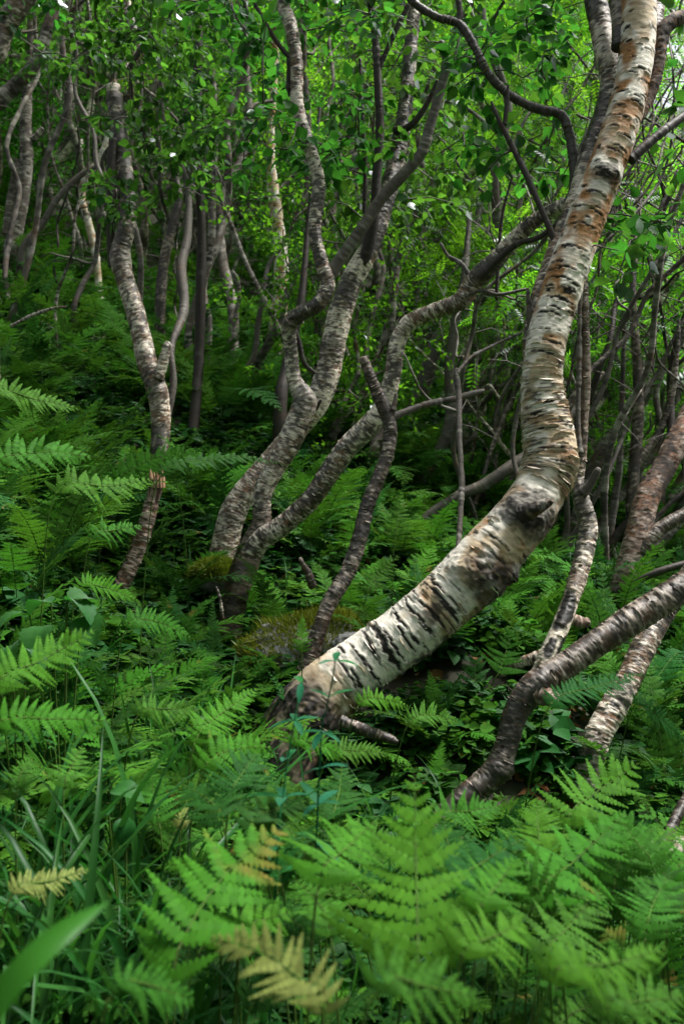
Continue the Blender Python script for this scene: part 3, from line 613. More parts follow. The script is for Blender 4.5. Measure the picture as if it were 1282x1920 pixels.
# ---- F: peeled stem right behind the big birch with charred patch
F_rows = [(1000, 1300, 46, 2.74), (1018, 1248, 46, 2.75), (1040, 1200, 46, 2.77), (1062, 1145, 44, 2.8), (1082, 1085, 42, 2.84), (1096, 1030, 42, 2.87), (1102, 985, 40, 2.89), (1090, 940, 36, 2.9), (1082, 905, 28, 2.91), (1090, 860, 21, 2.92), (1094, 800, 18, 2.93), (1098, 700, 19, 2.95), (1096, 600, 18, 2.97), (1094, 520, 17, 3.0), (1098, 400, 15, 3.05), (1110, 250, 12, 3.1)]
tF, oF = tree(F_rows, 'slim birch behind the leaning trunk, bark stripped and charred near its foot')
def finF(t):
    a = zone(t, 1010, 1270, 1066, 1100); t.dark *= 1 - .9 * a; t.pale = np.maximum(t.pale, a * sst(.35, .5, fbm(t.c * np.array([60, 60, 14.]), 77)))
    t.tan = np.maximum(t.tan, a * sst(.45, .55, fbm(t.c * np.array([50, 50, 16.]), 78))); t.disp -= .004 * a
    for (x, y, sx) in ((1062, 1135, 30), (1064, 1150, 28), (1052, 1160, 24), (1055, 1212, 26), (1030, 1215, 20)):
        v0, th0, r0, d = surf_at(t, x, y); q = np.sqrt((dth(t, th0) * t.r * 1.5) ** 2 + ((t.v - v0) * .8) ** 2) / (sx / FPX * d)
        t.dark = np.maximum(t.dark, sst(.95, .75, q + (fbm(t.c * 90, 79) - .5) * .8))
    up = sst(surf_at(t, 1085, 900)[0], surf_at(t, 1090, 860)[0], t.v); t.dark = np.maximum(t.dark * (1 - up), up * .55 * sst(.3, .7, fbm(t.c * 50, 80))); t.pale *= 1 - .9 * up; t.tan *= 1 - .9 * up
stem('trunk', F_rows, 'white', tF, oF, ds=.0035, fin=finF, peel=170)
stem('stem', [(1086, 850, 12, 2.9), (1083, 780, 9, 2.92), (1085, 680, 9, 2.94), (1086, 600, 8, 2.96), (1088, 540, 7, 2.98)], 'grey', tF, oF)
stem('branch_stub', [(1090, 925, 22, 2.88), (1108, 905, 16, 2.87), (1118, 885, 13, 2.86), (1122, 878, 9, 2.86)], 'grey', tF, oF)
stem('branch_stub', [(1070, 1160, 22, 2.82), (1092, 1168, 20, 2.82), (1104, 1165, 14, 2.82)], 'red', tF, oF)
stem('root', [(1030, 1225, 30, 2.78), (985, 1240, 26, 2.8), (950, 1255, 20, 2.82), (920, 1290, 16, 2.84)], 'white', tF, oF)

# ---- G: dark limb sweeping in from the right in front
G_rows = [(800, 1580, 56, 2.28), (870, 1498, 50, 2.3), (920, 1455, 48, 2.31), (948, 1400, 44, 2.32), (965, 1340, 46, 2.33), (1000, 1290, 54, 2.34), (1060, 1248, 50, 2.35), (1120, 1205, 50, 2.36), (1180, 1165, 52, 2.37), (1235, 1130, 54, 2.38), (1290, 1092, 54, 2.39), (1380, 1020, 50, 2.42), (1460, 900, 44, 2.5), (1500, 700, 36, 2.6), (1540, 400, 26, 2.7), (1560, 0, 14, 2.8)]
tG, oG = tree(G_rows, 'dark rough bent birch sweeping out to the right edge over a white trunk')
def finG(t): knot(t, 1020, 1290, 26, 6, .5); knot(t, 950, 1445, 22, 8, .7)
stem('trunk', G_rows, 'dark', tG, oG, 'G', ds=.0040, fin=finG, peel=420)
stem('branch_stub', [(1010, 1300, 40, 2.32), (1030, 1308, 32, 2.3), (1042, 1312, 24, 2.29)], 'red', tG, oG, ds=.003)
stem('branch_stub', [(1110, 1205, 34, 2.38), (1140, 1178, 26, 2.39), (1158, 1158, 20, 2.4), (1166, 1148, 14, 2.4)], 'white', tG, oG, ds=.003, peel=20)

# ---- H: white trunk under it
H_rows = [(1092, 1540, 64, 2.53), (1100, 1455, 62, 2.55), (1118, 1385, 60, 2.57), (1150, 1325, 60, 2.6), (1180, 1270, 56, 2.63), (1205, 1215, 56, 2.66), (1235, 1160, 52, 2.7), (1280, 1095, 48, 2.74), (1350, 1000, 44, 2.8), (1400, 850, 38, 2.9), (1420, 600, 30, 3.0), (1440, 300, 20, 3.1), (1450, 0, 10, 3.2)]
tH, oH = tree(H_rows, 'white flaking birch trunk at the right passing under the dark bent limb')
def finH(t): knot(t, 1110, 1400, 24, 4, .7); knot(t, 1165, 1290, 18, 3, .5)
stem('trunk', H_rows, 'white', tH, oH, 'H', ds=.0035, fin=finH, peel=300)

# ---- I: reddish trunk at the right edge
I_rows = [(1148, 1180, 50, 4.15), (1166, 1110, 48, 4.2), (1182, 1050, 48, 4.22), (1198, 990, 46, 4.25), (1214, 930, 46, 4.3), (1245, 875, 44, 4.35), (1275, 815, 42, 4.4), (1310, 740, 40, 4.5), (1360, 600, 34, 4.6), (1380, 400, 26, 4.7), (1390, 100, 14, 4.9)]
tI, oI = tree(I_rows, 'reddish brown birch trunk leaning out of the right edge')
stem('trunk', I_rows, 'red', tI, oI, 'I', ds=.006, peel=160)
stem('branch', [(1130, 1120, 24, 4.3), (1170, 1085, 26, 4.25), (1205, 1030, 26, 4.2), (1240, 990, 26, 4.2), (1290, 960, 24, 4.2), (1340, 920, 18, 4.2)], 'dark', tI, oI)
stem('branch', [(1150, 1110, 14, 4.1), (1190, 1090, 14, 4.08), (1240, 1070, 14, 4.05), (1300, 1052, 13, 4.05)], 'twig', tI, oI)

# ---- J: left birch with broken top
J_rows = [(290, 960, 44, 4.58), (296, 880, 42, 4.6), (302, 800, 44, 4.62), (296, 740, 46, 4.63), (276, 680, 46, 4.64), (263, 620, 44, 4.65), (250, 570, 42, 4.66), (234, 520, 40, 4.68), (226, 480, 40, 4.7), (236, 430, 40, 4.7), (240, 380, 42, 4.72), (234, 330, 40, 4.74), (226, 270, 36, 4.76), (220, 220, 34, 4.78), (215, 180, 34, 4.8), (213, 160, 28, 4.8)]
tJ, oJ = tree(J_rows, 'grey-white birch at the left with a snapped top and dark scarred bark')
def finJ(t):
    lo_ = zone(t, 300, 800, 290, 950); t.dark = np.clip(np.maximum(t.dark, lo_ * (.55 + .4 * sst(.4, .6, fbm(t.c * np.array([30, 30, 50.]), 24)))), 0, 1)
    up = zone(t, 232, 470, 213, 170); t.dark = np.clip(np.maximum(t.dark, up * .9 * sst(.36, .55, fbm(t.c * np.array([18, 18, 30.]), 23))), 0, 1)
    knot(t, 226, 480, 26, 5, .7); knot(t, 232, 265, 26, 4, .9); knot(t, 300, 730, 18, 4, .7); knot(t, 208, 185, 16, 3, .8)
stem('trunk', J_rows, 'white', tJ, oJ, 'J', ds=.006, fin=finJ, peel=150)
stem('branch_stub', [(296, 710, 26, 4.6), (306, 680, 22, 4.6), (314, 650, 18, 4.6), (318, 642, 12, 4.6)], 'white', tJ, oJ)
stem('stem', [(212, 500, 18, 4.72), (208, 440, 16, 4.72), (210, 380, 17, 4.7), (208, 320, 16, 4.7), (212, 260, 14, 4.7)], 'twig', tJ, oJ, 'J')
stem('stem', [(310, 800, 14, 4.7), (325, 720, 14, 4.72), (322, 650, 12, 4.75), (345, 580, 18, 4.9), (340, 500, 20, 5.0), (352, 440, 16, 5.1), (350, 340, 12, 5.2), (310, 250, 10, 5.2), (300, 120, 6, 5.2)], 'grey', tJ, oJ, 'J')
stem('branch', [(235, 130, 10, 4.7), (262, 98, 22, 4.75), (252, 60, 20, 4.75), (240, 10, 16, 4.75), (236, -60, 12, 4.75)], 'white', tJ, oJ, 'J')
stem('branch', [(240, 130, 8, 4.7), (270, 85, 12, 4.7), (300, 50, 13, 4.7), (325, 5, 12, 4.7), (340, -50, 8, 4.7)], 'twig', tJ, oJ, 'J')

# ---- K: short snapped snag among the ferns at left
K_rows = [(200, 1180, 30, 3.08), (216, 1120, 29, 3.1), (240, 1072, 29, 3.11), (262, 1020, 29, 3.12), (278, 970, 28, 3.13), (287, 935, 27, 3.14), (292, 915, 29, 3.14), (295, 900, 29, 3.14)]
tK, oK = tree(K_rows, 'short snapped birch snag with orange bare wood at its tip', name='tree_snag')
def finKs(t):
    e = sst(.84, .85, t.v / t.v.max() + .01 * (noise(t.c * 120, 3) - .5)); f = fbm(t.c * np.array([220, 220, 14.]), 5)
    t.disp += e * (.006 * (f - .5) - .002); t.dark = t.dark * (1 - e) + e * sst(.55, .68, f); t.tan = t.tan * (1 - e) + e * .6; t.pale = t.pale * (1 - e) + e * sst(.62, .42, f) * .8
    t.C[-6:] = t.C[-6:]; top = sst(.965, 1, t.v / t.v.max()); t.disp *= 1
stem('trunk', K_rows, 'red', tK, oK, ds=.0035, fin=finKs, peel=60)
spl = []
rngK = np.random.default_rng(3)
for k in range(14):
    a = k / 14 * 2 * math.pi; q = at(295, 902, 3.14); r = .021; b = q + np.array([math.cos(a), math.sin(a), 0]) * r; h = rngK.uniform(.012, .05)
    spl.append(np.array([[*(b - [0, 0, .02]), .005], [*(b + [0, 0, h * .6]), .004], [*(b * 1 + [0, 0, h]), .001]]))
V, Q = twig_mesh(spl, 4); tag(link('splinters', mesh('splinters', V - oK, Q, None, BARK['wood'], True, {'bark': np.tile([.1, .5, .4, 1], (len(V), 1)), 'bc': V * 90}), tK), kind='stuff')

def bare_twigs(t, n, seed, parent, org, reach=.3):
    rg = np.random.default_rng(seed); C = t.C[int(t.n * .25):]
    tg = C[rg.integers(0, len(C), n)] + rg.normal(0, reach * .5, (n, 3)) + np.array([0, 0, reach * .35])
    twig_obj(grow(C[::max(1, len(C) // 40)], tg, rg, .0035, .16), parent, org, 'dead_twigs')
# ---- further traced stems in the middle distance: rows, style, label
MID = [
    ([(358, 850, 20, 5.1), (366, 770, 20, 5.15), (373, 680, 19, 5.2), (376, 560, 19, 5.2), (378, 440, 17, 5.2), (374, 300, 17, 5.2), (372, 180, 15, 5.2), (374, 60, 13, 5.2), (378, -80, 10, 5.3), (380, -300, 5, 5.4)], 'twig', 'straight dark slender stem standing upright right of the snapped left birch', 'L'),
    ([(5, 520, 28, 8.0), (28, 440, 27, 8.0), (42, 370, 26, 8.0), (50, 300, 24, 8.0), (48, 240, 22, 8.0), (52, 170, 18, 8.0), (58, 90, 16, 8.0), (60, -40, 12, 8.0), (64, -200, 6, 8.0)], 'far', 'pale forked birch uphill at the far left edge', 'M'),
    ([(192, 600, 14, 8.0), (186, 540, 13, 8.0), (180, 480, 14, 8.0), (168, 425, 14, 8.0), (155, 375, 13, 8.0), (158, 340, 13, 8.0), (180, 308, 13, 8.0), (198, 275, 13, 8.0), (205, 235, 11, 8.0), (215, 150, 8, 8.0)], 'main', 'thin pale snaking birch stem just left of the snapped birch', 'N'),
    ([(512, 690, 32, 8.3), (518, 620, 32, 8.35), (526, 550, 30, 8.4), (527, 480, 26, 8.4), (520, 420, 24, 8.4), (514, 370, 24, 8.4), (508, 310, 17, 8.4), (508, 240, 14, 8.4), (514, 150, 12, 8.4), (516, 60, 11, 8.4), (520, -60, 8, 8.4)], 'main', 'bright straight white birch in the distance left of the S-bent limb', 'O'),
    ([(-30, 240, 34, 5.5), (0, 190, 30, 5.5), (35, 155, 26, 5.5), (65, 120, 24, 5.5), (88, 60, 22, 5.5), (106, 0, 22, 5.5), (130, -120, 14, 5.5)], 'far', 'brown leaning trunk entering at the upper left edge', 'U'),
    ([(-40, 160, 46, 4.6), (-10, 100, 44, 4.6), (8, 50, 42, 4.6), (35, 10, 40, 4.6), (60, -40, 36, 4.6), (90, -200, 24, 4.6)], 'white', 'thick whitish trunk cutting the top left corner', 'V'),
    ([(355, 620, 16, 6.5), (384, 520, 14, 6.5), (396, 460, 14, 6.5), (398, 400, 13, 6.5), (400, 330, 11, 6.5), (405, 240, 9, 6.5), (400, 130, 7, 6.5)], 'far', 'pale crooked stem crossing behind the straight dark stem', 'W'),
    ([(437, 665, 8, 6.3), (440, 600, 8, 6.3), (448, 560, 8, 6.3), (446, 525, 7, 6.3), (435, 508, 5, 6.3)], 'far', 'small hooked dead sapling among ferns left of the white birch', None),
    ([(770, 960, 26, 5.6), (800, 890, 24, 5.6), (832, 830, 24, 5.6), (846, 770, 22, 5.6), (842, 700, 20, 5.6), (850, 620, 18, 5.6), (870, 520, 14, 5.6), (880, 400, 9, 5.7)], 'grey', 'smooth grey leaning stem right of the thin curved birch', 'a'),
    ([(755, 860, 34, 7.0), (778, 770, 34, 7.0), (800, 700, 32, 7.0), (822, 640, 30, 7.0), (850, 590, 24, 7.0), (880, 500, 18, 7.0), (900, 380, 11, 7.2)], 'grey', 'grey-brown trunk leaning right behind the crossing limb', 'b'),
    ([(860, 860, 28, 6.4), (885, 790, 28, 6.4), (905, 730, 26, 6.4), (918, 670, 24, 6.4), (925, 610, 18, 6.4), (950, 500, 12, 6.5)], 'far', 'broken-barked leaning stem left of the leaning birch', 'c'),
    ([(790, 985, 20, 4.9), (850, 935, 20, 4.9), (905, 910, 22, 4.9), (950, 880, 24, 4.9), (1000, 845, 22, 4.95), (1060, 790, 18, 5.0), (1130, 700, 12, 5.1)], 'grey', 'low dark branching stem passing behind the leaning birch', 'd'),
    ([(690, 960, 24, 5.5), (700, 900, 24, 5.5), (702, 840, 22, 5.5), (722, 780, 20, 5.6), (728, 700, 16, 5.6), (738, 560, 12, 5.6), (745, 500, 10, 5.6)], 'far', 'pale bent stem seen between the limb and the thin curved stem', 'e'),
    ([(1040, 1080, 18, 5.2), (1080, 970, 22, 5.2), (1120, 860, 24, 5.2), (1160, 800, 20, 5.2), (1195, 745, 18, 5.2), (1215, 690, 18, 5.2), (1224, 620, 16, 5.2), (1232, 540, 13, 5.2), (1260, 380, 9, 5.3)], 'far', 'brown stem bending up right between leaning birch and right edge', 'f'),
    ([(1190, 1060, 24, 4.9), (1184, 960, 24, 4.9), (1188, 880, 22, 4.9), (1196, 780, 20, 4.9), (1194, 690, 18, 4.9), (1188, 600, 14, 4.9), (1186, 520, 12, 4.9), (1200, 360, 8, 5.0)], 'dark', 'dark upright stem with a curving side branch near the right edge', 'g'),
    ([(1150, 1150, 20, 5.0), (1150, 1070, 22, 5.0), (1142, 1010, 16, 5.0), (1150, 950, 14, 5.0), (1160, 880, 12, 5.0), (1165, 760, 10, 5.0), (1170, 600, 7, 5.0)], 'grey', 'thin grey stem bowing left of the reddish trunk', 'h'),
    ([(1230, 960, 24, 6.2), (1245, 850, 26, 6.2), (1262, 750, 24, 6.2), (1270, 640, 20, 6.2), (1285, 500, 14, 6.2)], 'grey', 'grey trunk behind the reddish one at the right edge', 'i'),
    ([(525, 770, 26, 5.0), (535, 700, 22, 5.05), (548, 640, 18, 5.1), (565, 560, 14, 5.1), (580, 400, 10, 5.2), (600, 200, 6, 5.3)], 'twig', 'dark thin stem hidden behind the S-bent limb', 'j'),
    ([(40, 480, 14, 7.2), (80, 420, 13, 7.2), (110, 370, 12, 7.2), (150, 330, 11, 7.2), (180, 312, 8, 7.2)], 'grey', 'low slanting bough left of the snaking stem', None),
    ([(300, 600, 20, 6.8), (306, 500, 20, 6.8), (322, 430, 18, 6.8), (336, 370, 15, 6.8), (320, 300, 10, 6.8)], 'dark', 'dark bent stem between the snapped birch and the straight stem', 'k'),
    ([(600, 860, 20, 5.6), (640, 790, 16, 5.6), (675, 745, 14, 5.6), (700, 700, 12, 5.7), (712, 640, 9, 5.8)], 'far', 'short pale stem curving up behind the white lower trunk', None),
    ([(1060, 1010, 20, 5.8), (1030, 1010, 16, 5.8), (1025, 1070, 18, 5.8)][::-1] + [(1090, 940, 14, 5.8), (1150, 800, 12, 5.8), (1190, 660, 9, 5.8)], 'red', 'thin reddish stem visible below the knot of the leaning birch', 'l'),
]
for k, (rows, style, label, key) in enumerate(MID):
    t_, o_ = tree(rows, label, group=None)
    # carry the foot down into the ground
    rr = PR(rows); f = rr[0].copy(); f[2] = min(o_[2], f[2]) - .15; f[3] *= 1.1
    if rr[0][2] - f[2] > .12: rr = np.vstack([f, rr])
    stem('trunk', rr, style, t_, o_, key, ds=.009, raw=True, peel=30 if style in ('white', 'dark') else 0)
    if key: bare_twigs(_last[0], 12, 500 + k, t_, o_)
    if k == 1:
        stem('branch', [(50, 262, 14, 8.0), (66, 258, 12, 8.0), (80, 240, 9, 8.0)], style, t_, o_)
        stem('stem', [(14, 440, 20, 8.0), (25, 360, 18, 8.0), (36, 300, 14, 8.0)], style, t_, o_)
    if k == 3: stem('branch', [(522, 362, 14, 8.4), (545, 335, 10, 8.4), (566, 308, 8, 8.4)], 'white', t_, o_)
    if k == 14: stem('branch', [(1185, 880, 16, 4.9), (1215, 840, 15, 4.9), (1240, 800, 14, 4.9), (1258, 740, 13, 4.9), (1268, 660, 9, 4.9), (1272, 600, 6, 4.9)], style, t_, o_)
    if key: SK[key + '_o'] = (t_, o_)
# ---- the tangle of thin crooked stems: foot pixel ranges, depth, lean
_rs = np.random.default_rng(31)
for k in range(88):
    right = k < 72
    if right: fx, fy, dd = _rs.uniform(800, 1290), 0, _rs.uniform(4.6, 8.2); lean = _rs.uniform(.10, .65)
    else: fx, fy, dd = _rs.uniform(30, 560), 0, _rs.uniform(6.2, 9.5); lean = _rs.normal(.02, .18)
    if any(abs(fx - q) < 26 for q in (520, 186, 372, 20)): continue
    g = at(fx, 900, dd); g[2] = float(ground(g[0], g[1])); Hh = _rs.uniform(1.8, 3.4); n = 13; q = np.linspace(0, 1, n)
    w = _rs.normal(0, .06, (n, 2)).cumsum(0); w -= w[0]; w[:, 0] += _rs.uniform(-.12, .12) * np.sin(q * 3.1 * _rs.uniform(1, 2.4))
    C = np.stack([g[0] + lean * Hh * q ** _rs.uniform(.7, 1.3) + w[:, 0], g[1] + w[:, 1], g[2] - .1 + Hh * q], 1); R0 = _rs.uniform(.008, .027)
    st_ = ('dark', 'grey', 'far', 'twig', 'white', 'far')[k % 6]
    col = next(c for lim, c in ((120, 'at the far left'), (300, 'behind the snapped left birch'), (490, 'near the straight dark stem'), (700, 'near the bright white birch'), (900, 'behind the thin broken stem'), (1000, 'just left of the leaning birch'), (1110, 'behind the leaning birch'), (1200, 'just right of the leaning birch'), (9999, 'near the right edge')) if fx + lean * 150 < lim)
    look = {'dark': 'dark rough', 'grey': 'smooth grey', 'far': 'brown', 'twig': 'blackish', 'white': 'pale mottled'}[st_]
    t_ = thing('birch_tree', g, f'{look} thin {"leaning" if abs(lean) > .3 else "crooked"} stem {col}', 'tree', 'thin crooked stems of the thicket')
    o_, tt_ = stem('trunk', np.hstack([C, (R0 * (1 - .75 * q))[:, None]]), st_, t_, g, None, ds=.012, raw=True, wob=.12)
    for j in range(int(_rs.integers(1, 4))):
        i = int(_rs.uniform(.3, .85) * (n - 1)); a = _rs.uniform(-1, 1); L = _rs.uniform(.3, .9); m = 6; u = np.linspace(0, 1, m)[:, None]
        B = C[i] + u * L * np.array([a, _rs.normal(0, .4), _rs.uniform(.4, 1.1)]) + np.vstack([[0, 0, 0], _rs.normal(0, .035, (m - 1, 3)).cumsum(0)])
        stem('branch', np.hstack([B, np.linspace(R0 * .5, .003, m)[:, None]]), st_, t_, g, None, ds=.014, raw=True)
    bare_twigs(tt_, 18, k, t_, g, .4)
SK['A_o'], SK['B_o'], SK['C_o'], SK['J_o'], SK['I_o'], SK['G_o'], SK['H_o'] = (tA, oA), (tB, oB), (tC, oC), (tJ, oJ), (tI, oI), (tG, oG), (tH, oH)

# ---- crowns of the traced trees: boxes in view (x0,x1,y0,y1,d0,d1,n targets, leaf size)
def box_targets(rng, boxes):
    out = []
    for (x0, x1, y0, y1, d0, d1, n) in boxes:
        for _ in range(n): out.append(at(rng.uniform(x0, x1), rng.uniform(y0, y1), rng.uniform(d0, d1)))
    return np.array(out)
CROWN = [
    ('B', [(420, 720, -60, 330, 3.2, 4.2, 60), (850, 1080, -40, 360, 3.0, 3.7, 46), (300, 560, -250, 40, 3.2, 4.4, 40)], 'near', M_LEAF, .047, 12, 'near'),
    ('C', [(600, 900, -60, 420, 3.5, 4.6, 90), (560, 900, -500, -40, 3.4, 4.6, 60)], 'near', M_LEAF, .047, 12, 'near'),
    ('A', [(1060, 1282, -700, -60, 2.8, 3.6, 46), (1100, 1300, 380, 560, 2.7, 3.2, 12), (1230, 1400, -100, 300, 2.9, 3.5, 14)], 'near', M_LEAF, .055, 9, 'near'),
    ('J', [(170, 420, -60, 400, 4.1, 5.0, 135)], 'near', M_LEAF, .046, 14, 'near'),
    ('L', [(280, 480, -200, 250, 4.8, 5.7, 60)], 'near', M_LEAF, .05, 12, 'near'),
    ('U', [(-60, 220, -150, 150, 5.0, 6.0, 60)], 'near', M_LEAF, .05, 12, 'near'),
    ('V', [(-80, 160, -250, 60, 4.4, 5.2, 30)], 'near', M_LEAF, .05, 12, 'near'),
]
LEAF1 = mesh('leaf', _l8, None, _l8t, M_LEAF, True)
for key, boxes, kind, mat, size, nl, _ in CROWN:
    rng = np.random.default_rng(len(key) * 7 + ord(key[0])); t_, o_ = SK[key + '_o']
    tg = box_targets(rng, boxes); tw = grow(np.vstack(SK[key]), tg, rng, .0042)
    cr = twig_obj(tw, t_, o_, 'twigs')
    P, D, Nn, S = spray(tw, rng, nl, size, .07)
    lx, ly, ld = project(P); big = np.where((lx > 5) & (lx < 1277) & (ly > 5) & (ly < 900), S / ld, 0); pick = np.argsort(-big)[:{'A': 90, 'B': 70, 'C': 60, 'J': 40}.get(key, 0)]
    if len(pick):
        fd, fs, fu = leaf_frames(D[pick], Nn[pick])
        for q in range(len(pick)):
            lo = link('leaf', LEAF1, t_); sc_ = S[pick[q]]; p_ = P[pick[q]] - o_
            lo.matrix_local = Matrix(((fd[q][0] * sc_, fs[q][0] * sc_, fu[q][0] * sc_, p_[0]), (fd[q][1] * sc_, fs[q][1] * sc_, fu[q][1] * sc_, p_[1]), (fd[q][2] * sc_, fs[q][2] * sc_, fu[q][2] * sc_, p_[2]), (0, 0, 0, 1)))
        keep = np.ones(len(P), bool); keep[pick] = False; P, D, Nn, S = P[keep], D[keep], Nn[keep], S[keep]
    V, T = leaves_mesh(P - o_, D, Nn, S, kind)
    tag(link('crown', mesh('crown', V, None, T, mat, True), t_), kind='stuff')

# ================================================================== the wood behind: prototype trees copied over the slope
def proto_tree(seed, rowan=False, sap=False):
    rng = np.random.default_rng(seed); H = rng.uniform(1.6, 2.4) if sap else rng.uniform(4.2, 6.6); n = 16; s = np.linspace(0, 1, n)
    lean = rng.uniform(-.05, .5); az = rng.normal(0, .5)
    w = rng.normal(0, .085, (n, 2)).cumsum(0) * .9; w -= w[0]
    x = lean * H * .5 * (1 - (1 - s) ** 2); C = np.stack([x * math.cos(az) + w[:, 0], x * math.sin(az) + w[:, 1], s * H - .25], 1)
    r0 = .014 if sap else rng.uniform(.022, .046); R = r0 * (1 - s) ** .75 + .006
    style = ['far', 'far', 'grey', 'white', 'far', 'dark'][seed % 6] if not rowan else 'grey'
    t = tube(np.hstack([C, R[:, None]]), .02, 9, seed=seed, wob=.1); bark(t, **STYLE[style])
    nodes = [t.C[t.n // 3::4]]; tubes = [t]; tips = []
    for k in range(0 if sap or rowan else int(rng.integers(1, 4))):        # further stems from the same foot
        a = rng.uniform(0, 6.283); h2 = H * rng.uniform(.55, .95); ln2 = rng.uniform(.08, .3); w2 = rng.normal(0, .075, (n, 2)).cumsum(0); w2 -= w2[0]
        C2 = np.stack([math.cos(a) * (.06 + ln2 * h2 * s) + w2[:, 0] + .1 * h2 * s, math.sin(a) * (.06 + ln2 * h2 * s) + w2[:, 1], s * h2 - .25], 1); R2 = r0 * rng.uniform(.45, .8) * (1 - s) ** .7 + .005
        u = tube(np.hstack([C2, R2[:, None]]), .03, 7, seed=seed + 50 + k, wob=.1); bark(u, **STYLE[style]); tubes.append(u); nodes.append(u.C[u.n // 2::4]); tips.append((u.C[u.n // 2:], .8))
    for k in range(int(rng.integers(8, 13))):
        q = rng.uniform(.22, .95); i = int(q * (t.n - 1)); a = rng.uniform(0, 2 * math.pi); e = rng.uniform(.2, 1.0)
        L = rng.uniform(.7, 1.7) * (1.1 - .5 * q) * (.45 if sap else 1); m = 7; d = np.array([math.cos(a) * math.cos(e), math.sin(a) * math.cos(e), math.sin(e)])
        g = t.C[i] + np.linspace(0, 1, m)[:, None] * L * d + np.vstack([[0, 0, 0], rng.normal(0, .06, (m - 1, 3)).cumsum(0)]) + np.linspace(0, 1, m)[:, None] ** 2 * np.array([0, 0, .25 * L])
        rr = np.linspace(t.r[i, 0] * .5, .004, m)
        b = tube(np.hstack([g, rr[:, None]]), .03, 6, seed=seed + k, wob=.05); bark(b, **STYLE['twig' if k % 2 else style]); tubes.append(b); nodes.append(b.C[1::2]); tips.append((b.C, q))
    tg = []
    for C_, q in tips:
        if C_[-1, 2] < H * (.1 if sap else .40): continue
        for _ in range(int(rng.integers(14, 20) if sap else rng.integers(26, 38))):
            p = C_[int(rng.uniform(.35, 1) * (len(C_) - 1))] + rng.normal(0, .2 if sap else .30, 3); tg.append(p)
    for _ in range(40): tg.append(t.C[int(rng.uniform(.65, 1) * (t.n - 1))] + rng.normal(0, .32, 3))
    tw = grow(np.vstack(nodes), np.array(tg), rng, .004)
    # one wood mesh (trunk with limbs), one twig + leaf crown
    V = []; Q = []; BK = []; BC = []; b0 = 0
    for u in tubes:
        P = pos(u).reshape(-1, 3); i = np.arange(u.n * u.m).reshape(u.n, u.m) + b0; j = np.roll(i, -1, 1)
        V.append(P); Q.append(np.stack([i[:-1], j[:-1], j[1:], i[1:]], -1).reshape(-1, 4)); b0 += len(P)
        BK.append(np.stack([u.dark, u.tan, u.pale, np.ones_like(u.r)], -1).reshape(-1, 4)); BC.append((u.c * np.array([60, 60, 300.])).reshape(-1, 3))
    wood = mesh('trunk', np.vstack(V), np.vstack(Q), None, BARK[style], True, {'bark': np.vstack(BK), 'bc': np.vstack(BC)})
    tv, tq = twig_mesh(tw, 3)
    if rowan: P, D, Nn, S = spray(tw, rng, 3, .17, .05, .15); lv, lt = leaves_mesh(P, D, Nn, S, 'rowan'); lm = M_ROWAN
    else: P, D, Nn, S = spray(tw, rng, 22, .037, .09); lv, lt = leaves_mesh(P, D, Nn, S, 'far'); lm = M_LEAFF
    crown = mesh('crown', np.vstack([lv, tv]), tq + len(lv), lt, mats=[lm, BARK['twig']], midx=np.concatenate([np.ones(len(tq)), np.zeros(len(lt))]),
                 attrs={'bark': np.tile([0, .2, .2, 1], (len(lv) + len(tv), 1)), 'bc': np.vstack([lv, tv]) * 30}, smooth=False)
    return wood, crown
PROTO = [proto_tree(100 + k) for k in range(10)] + [proto_tree(200 + k, True) for k in range(3)] + [proto_tree(300 + k, k > 1, True) for k in range(4)]
rng = np.random.default_rng(11)
taken = [(_p[0], _p[1]) for _p in _A]
n_tree = 0
def forest_tree(x, y, k, s, rz, grp):
    global n_tree
    wood, crown = PROTO[k]; row = k in (10, 11, 12, 15, 16)
    z = float(ground(np.array(x), np.array(y)))
    o = thing('rowan_tree' if row else 'birch_tree', (x, y, z), None, 'tree', grp[1]); o['label'] = grp[0]
    o.rotation_euler = (0, 0, rz); o.scale = (s, s, s)
    link('trunk', wood, o); tag(link('crown', crown, o), kind='stuff'); n_tree += 1
COLS = [(60, 'at the far left edge'), (150, 'left of the thin snaking pale stem'), (215, 'beside the thin snaking pale stem'), (300, 'behind the snapped left birch'), (375, 'between the snapped birch and the straight dark stem'),
        (490, 'between the straight dark stem and the bright white birch'), (590, 'around the bright white birch'), (700, 'behind the tall centre birch'), (800, 'behind the thin broken stem'),
        (900, 'under the right-reaching limb'), (1000, 'close left of the leaning birch'), (1110, 'behind the leaning birch'), (1200, 'close right of the leaning birch'), (9999, 'at the right edge')]
def zone_label(x, y, row, sap):
    px = float(project(np.array([x, y, float(ground(np.array(x), np.array(y))) + 1.2]))[0])
    col = next(c for lim, c in COLS if px < lim)
    band = 'nearer' if y < 9 else ('middle-distance' if y < 15 else 'distant')
    kind = 'rowan' if row else 'birch'
    form = 'low leafy' if sap else ('slim feathery' if row else 'slender crooked')
    return f'{band} {form} {kind}{" sapling" if sap else ""} {col}', f'{band} {kind} {"saplings" if sap else "trees"}'
tries = 0
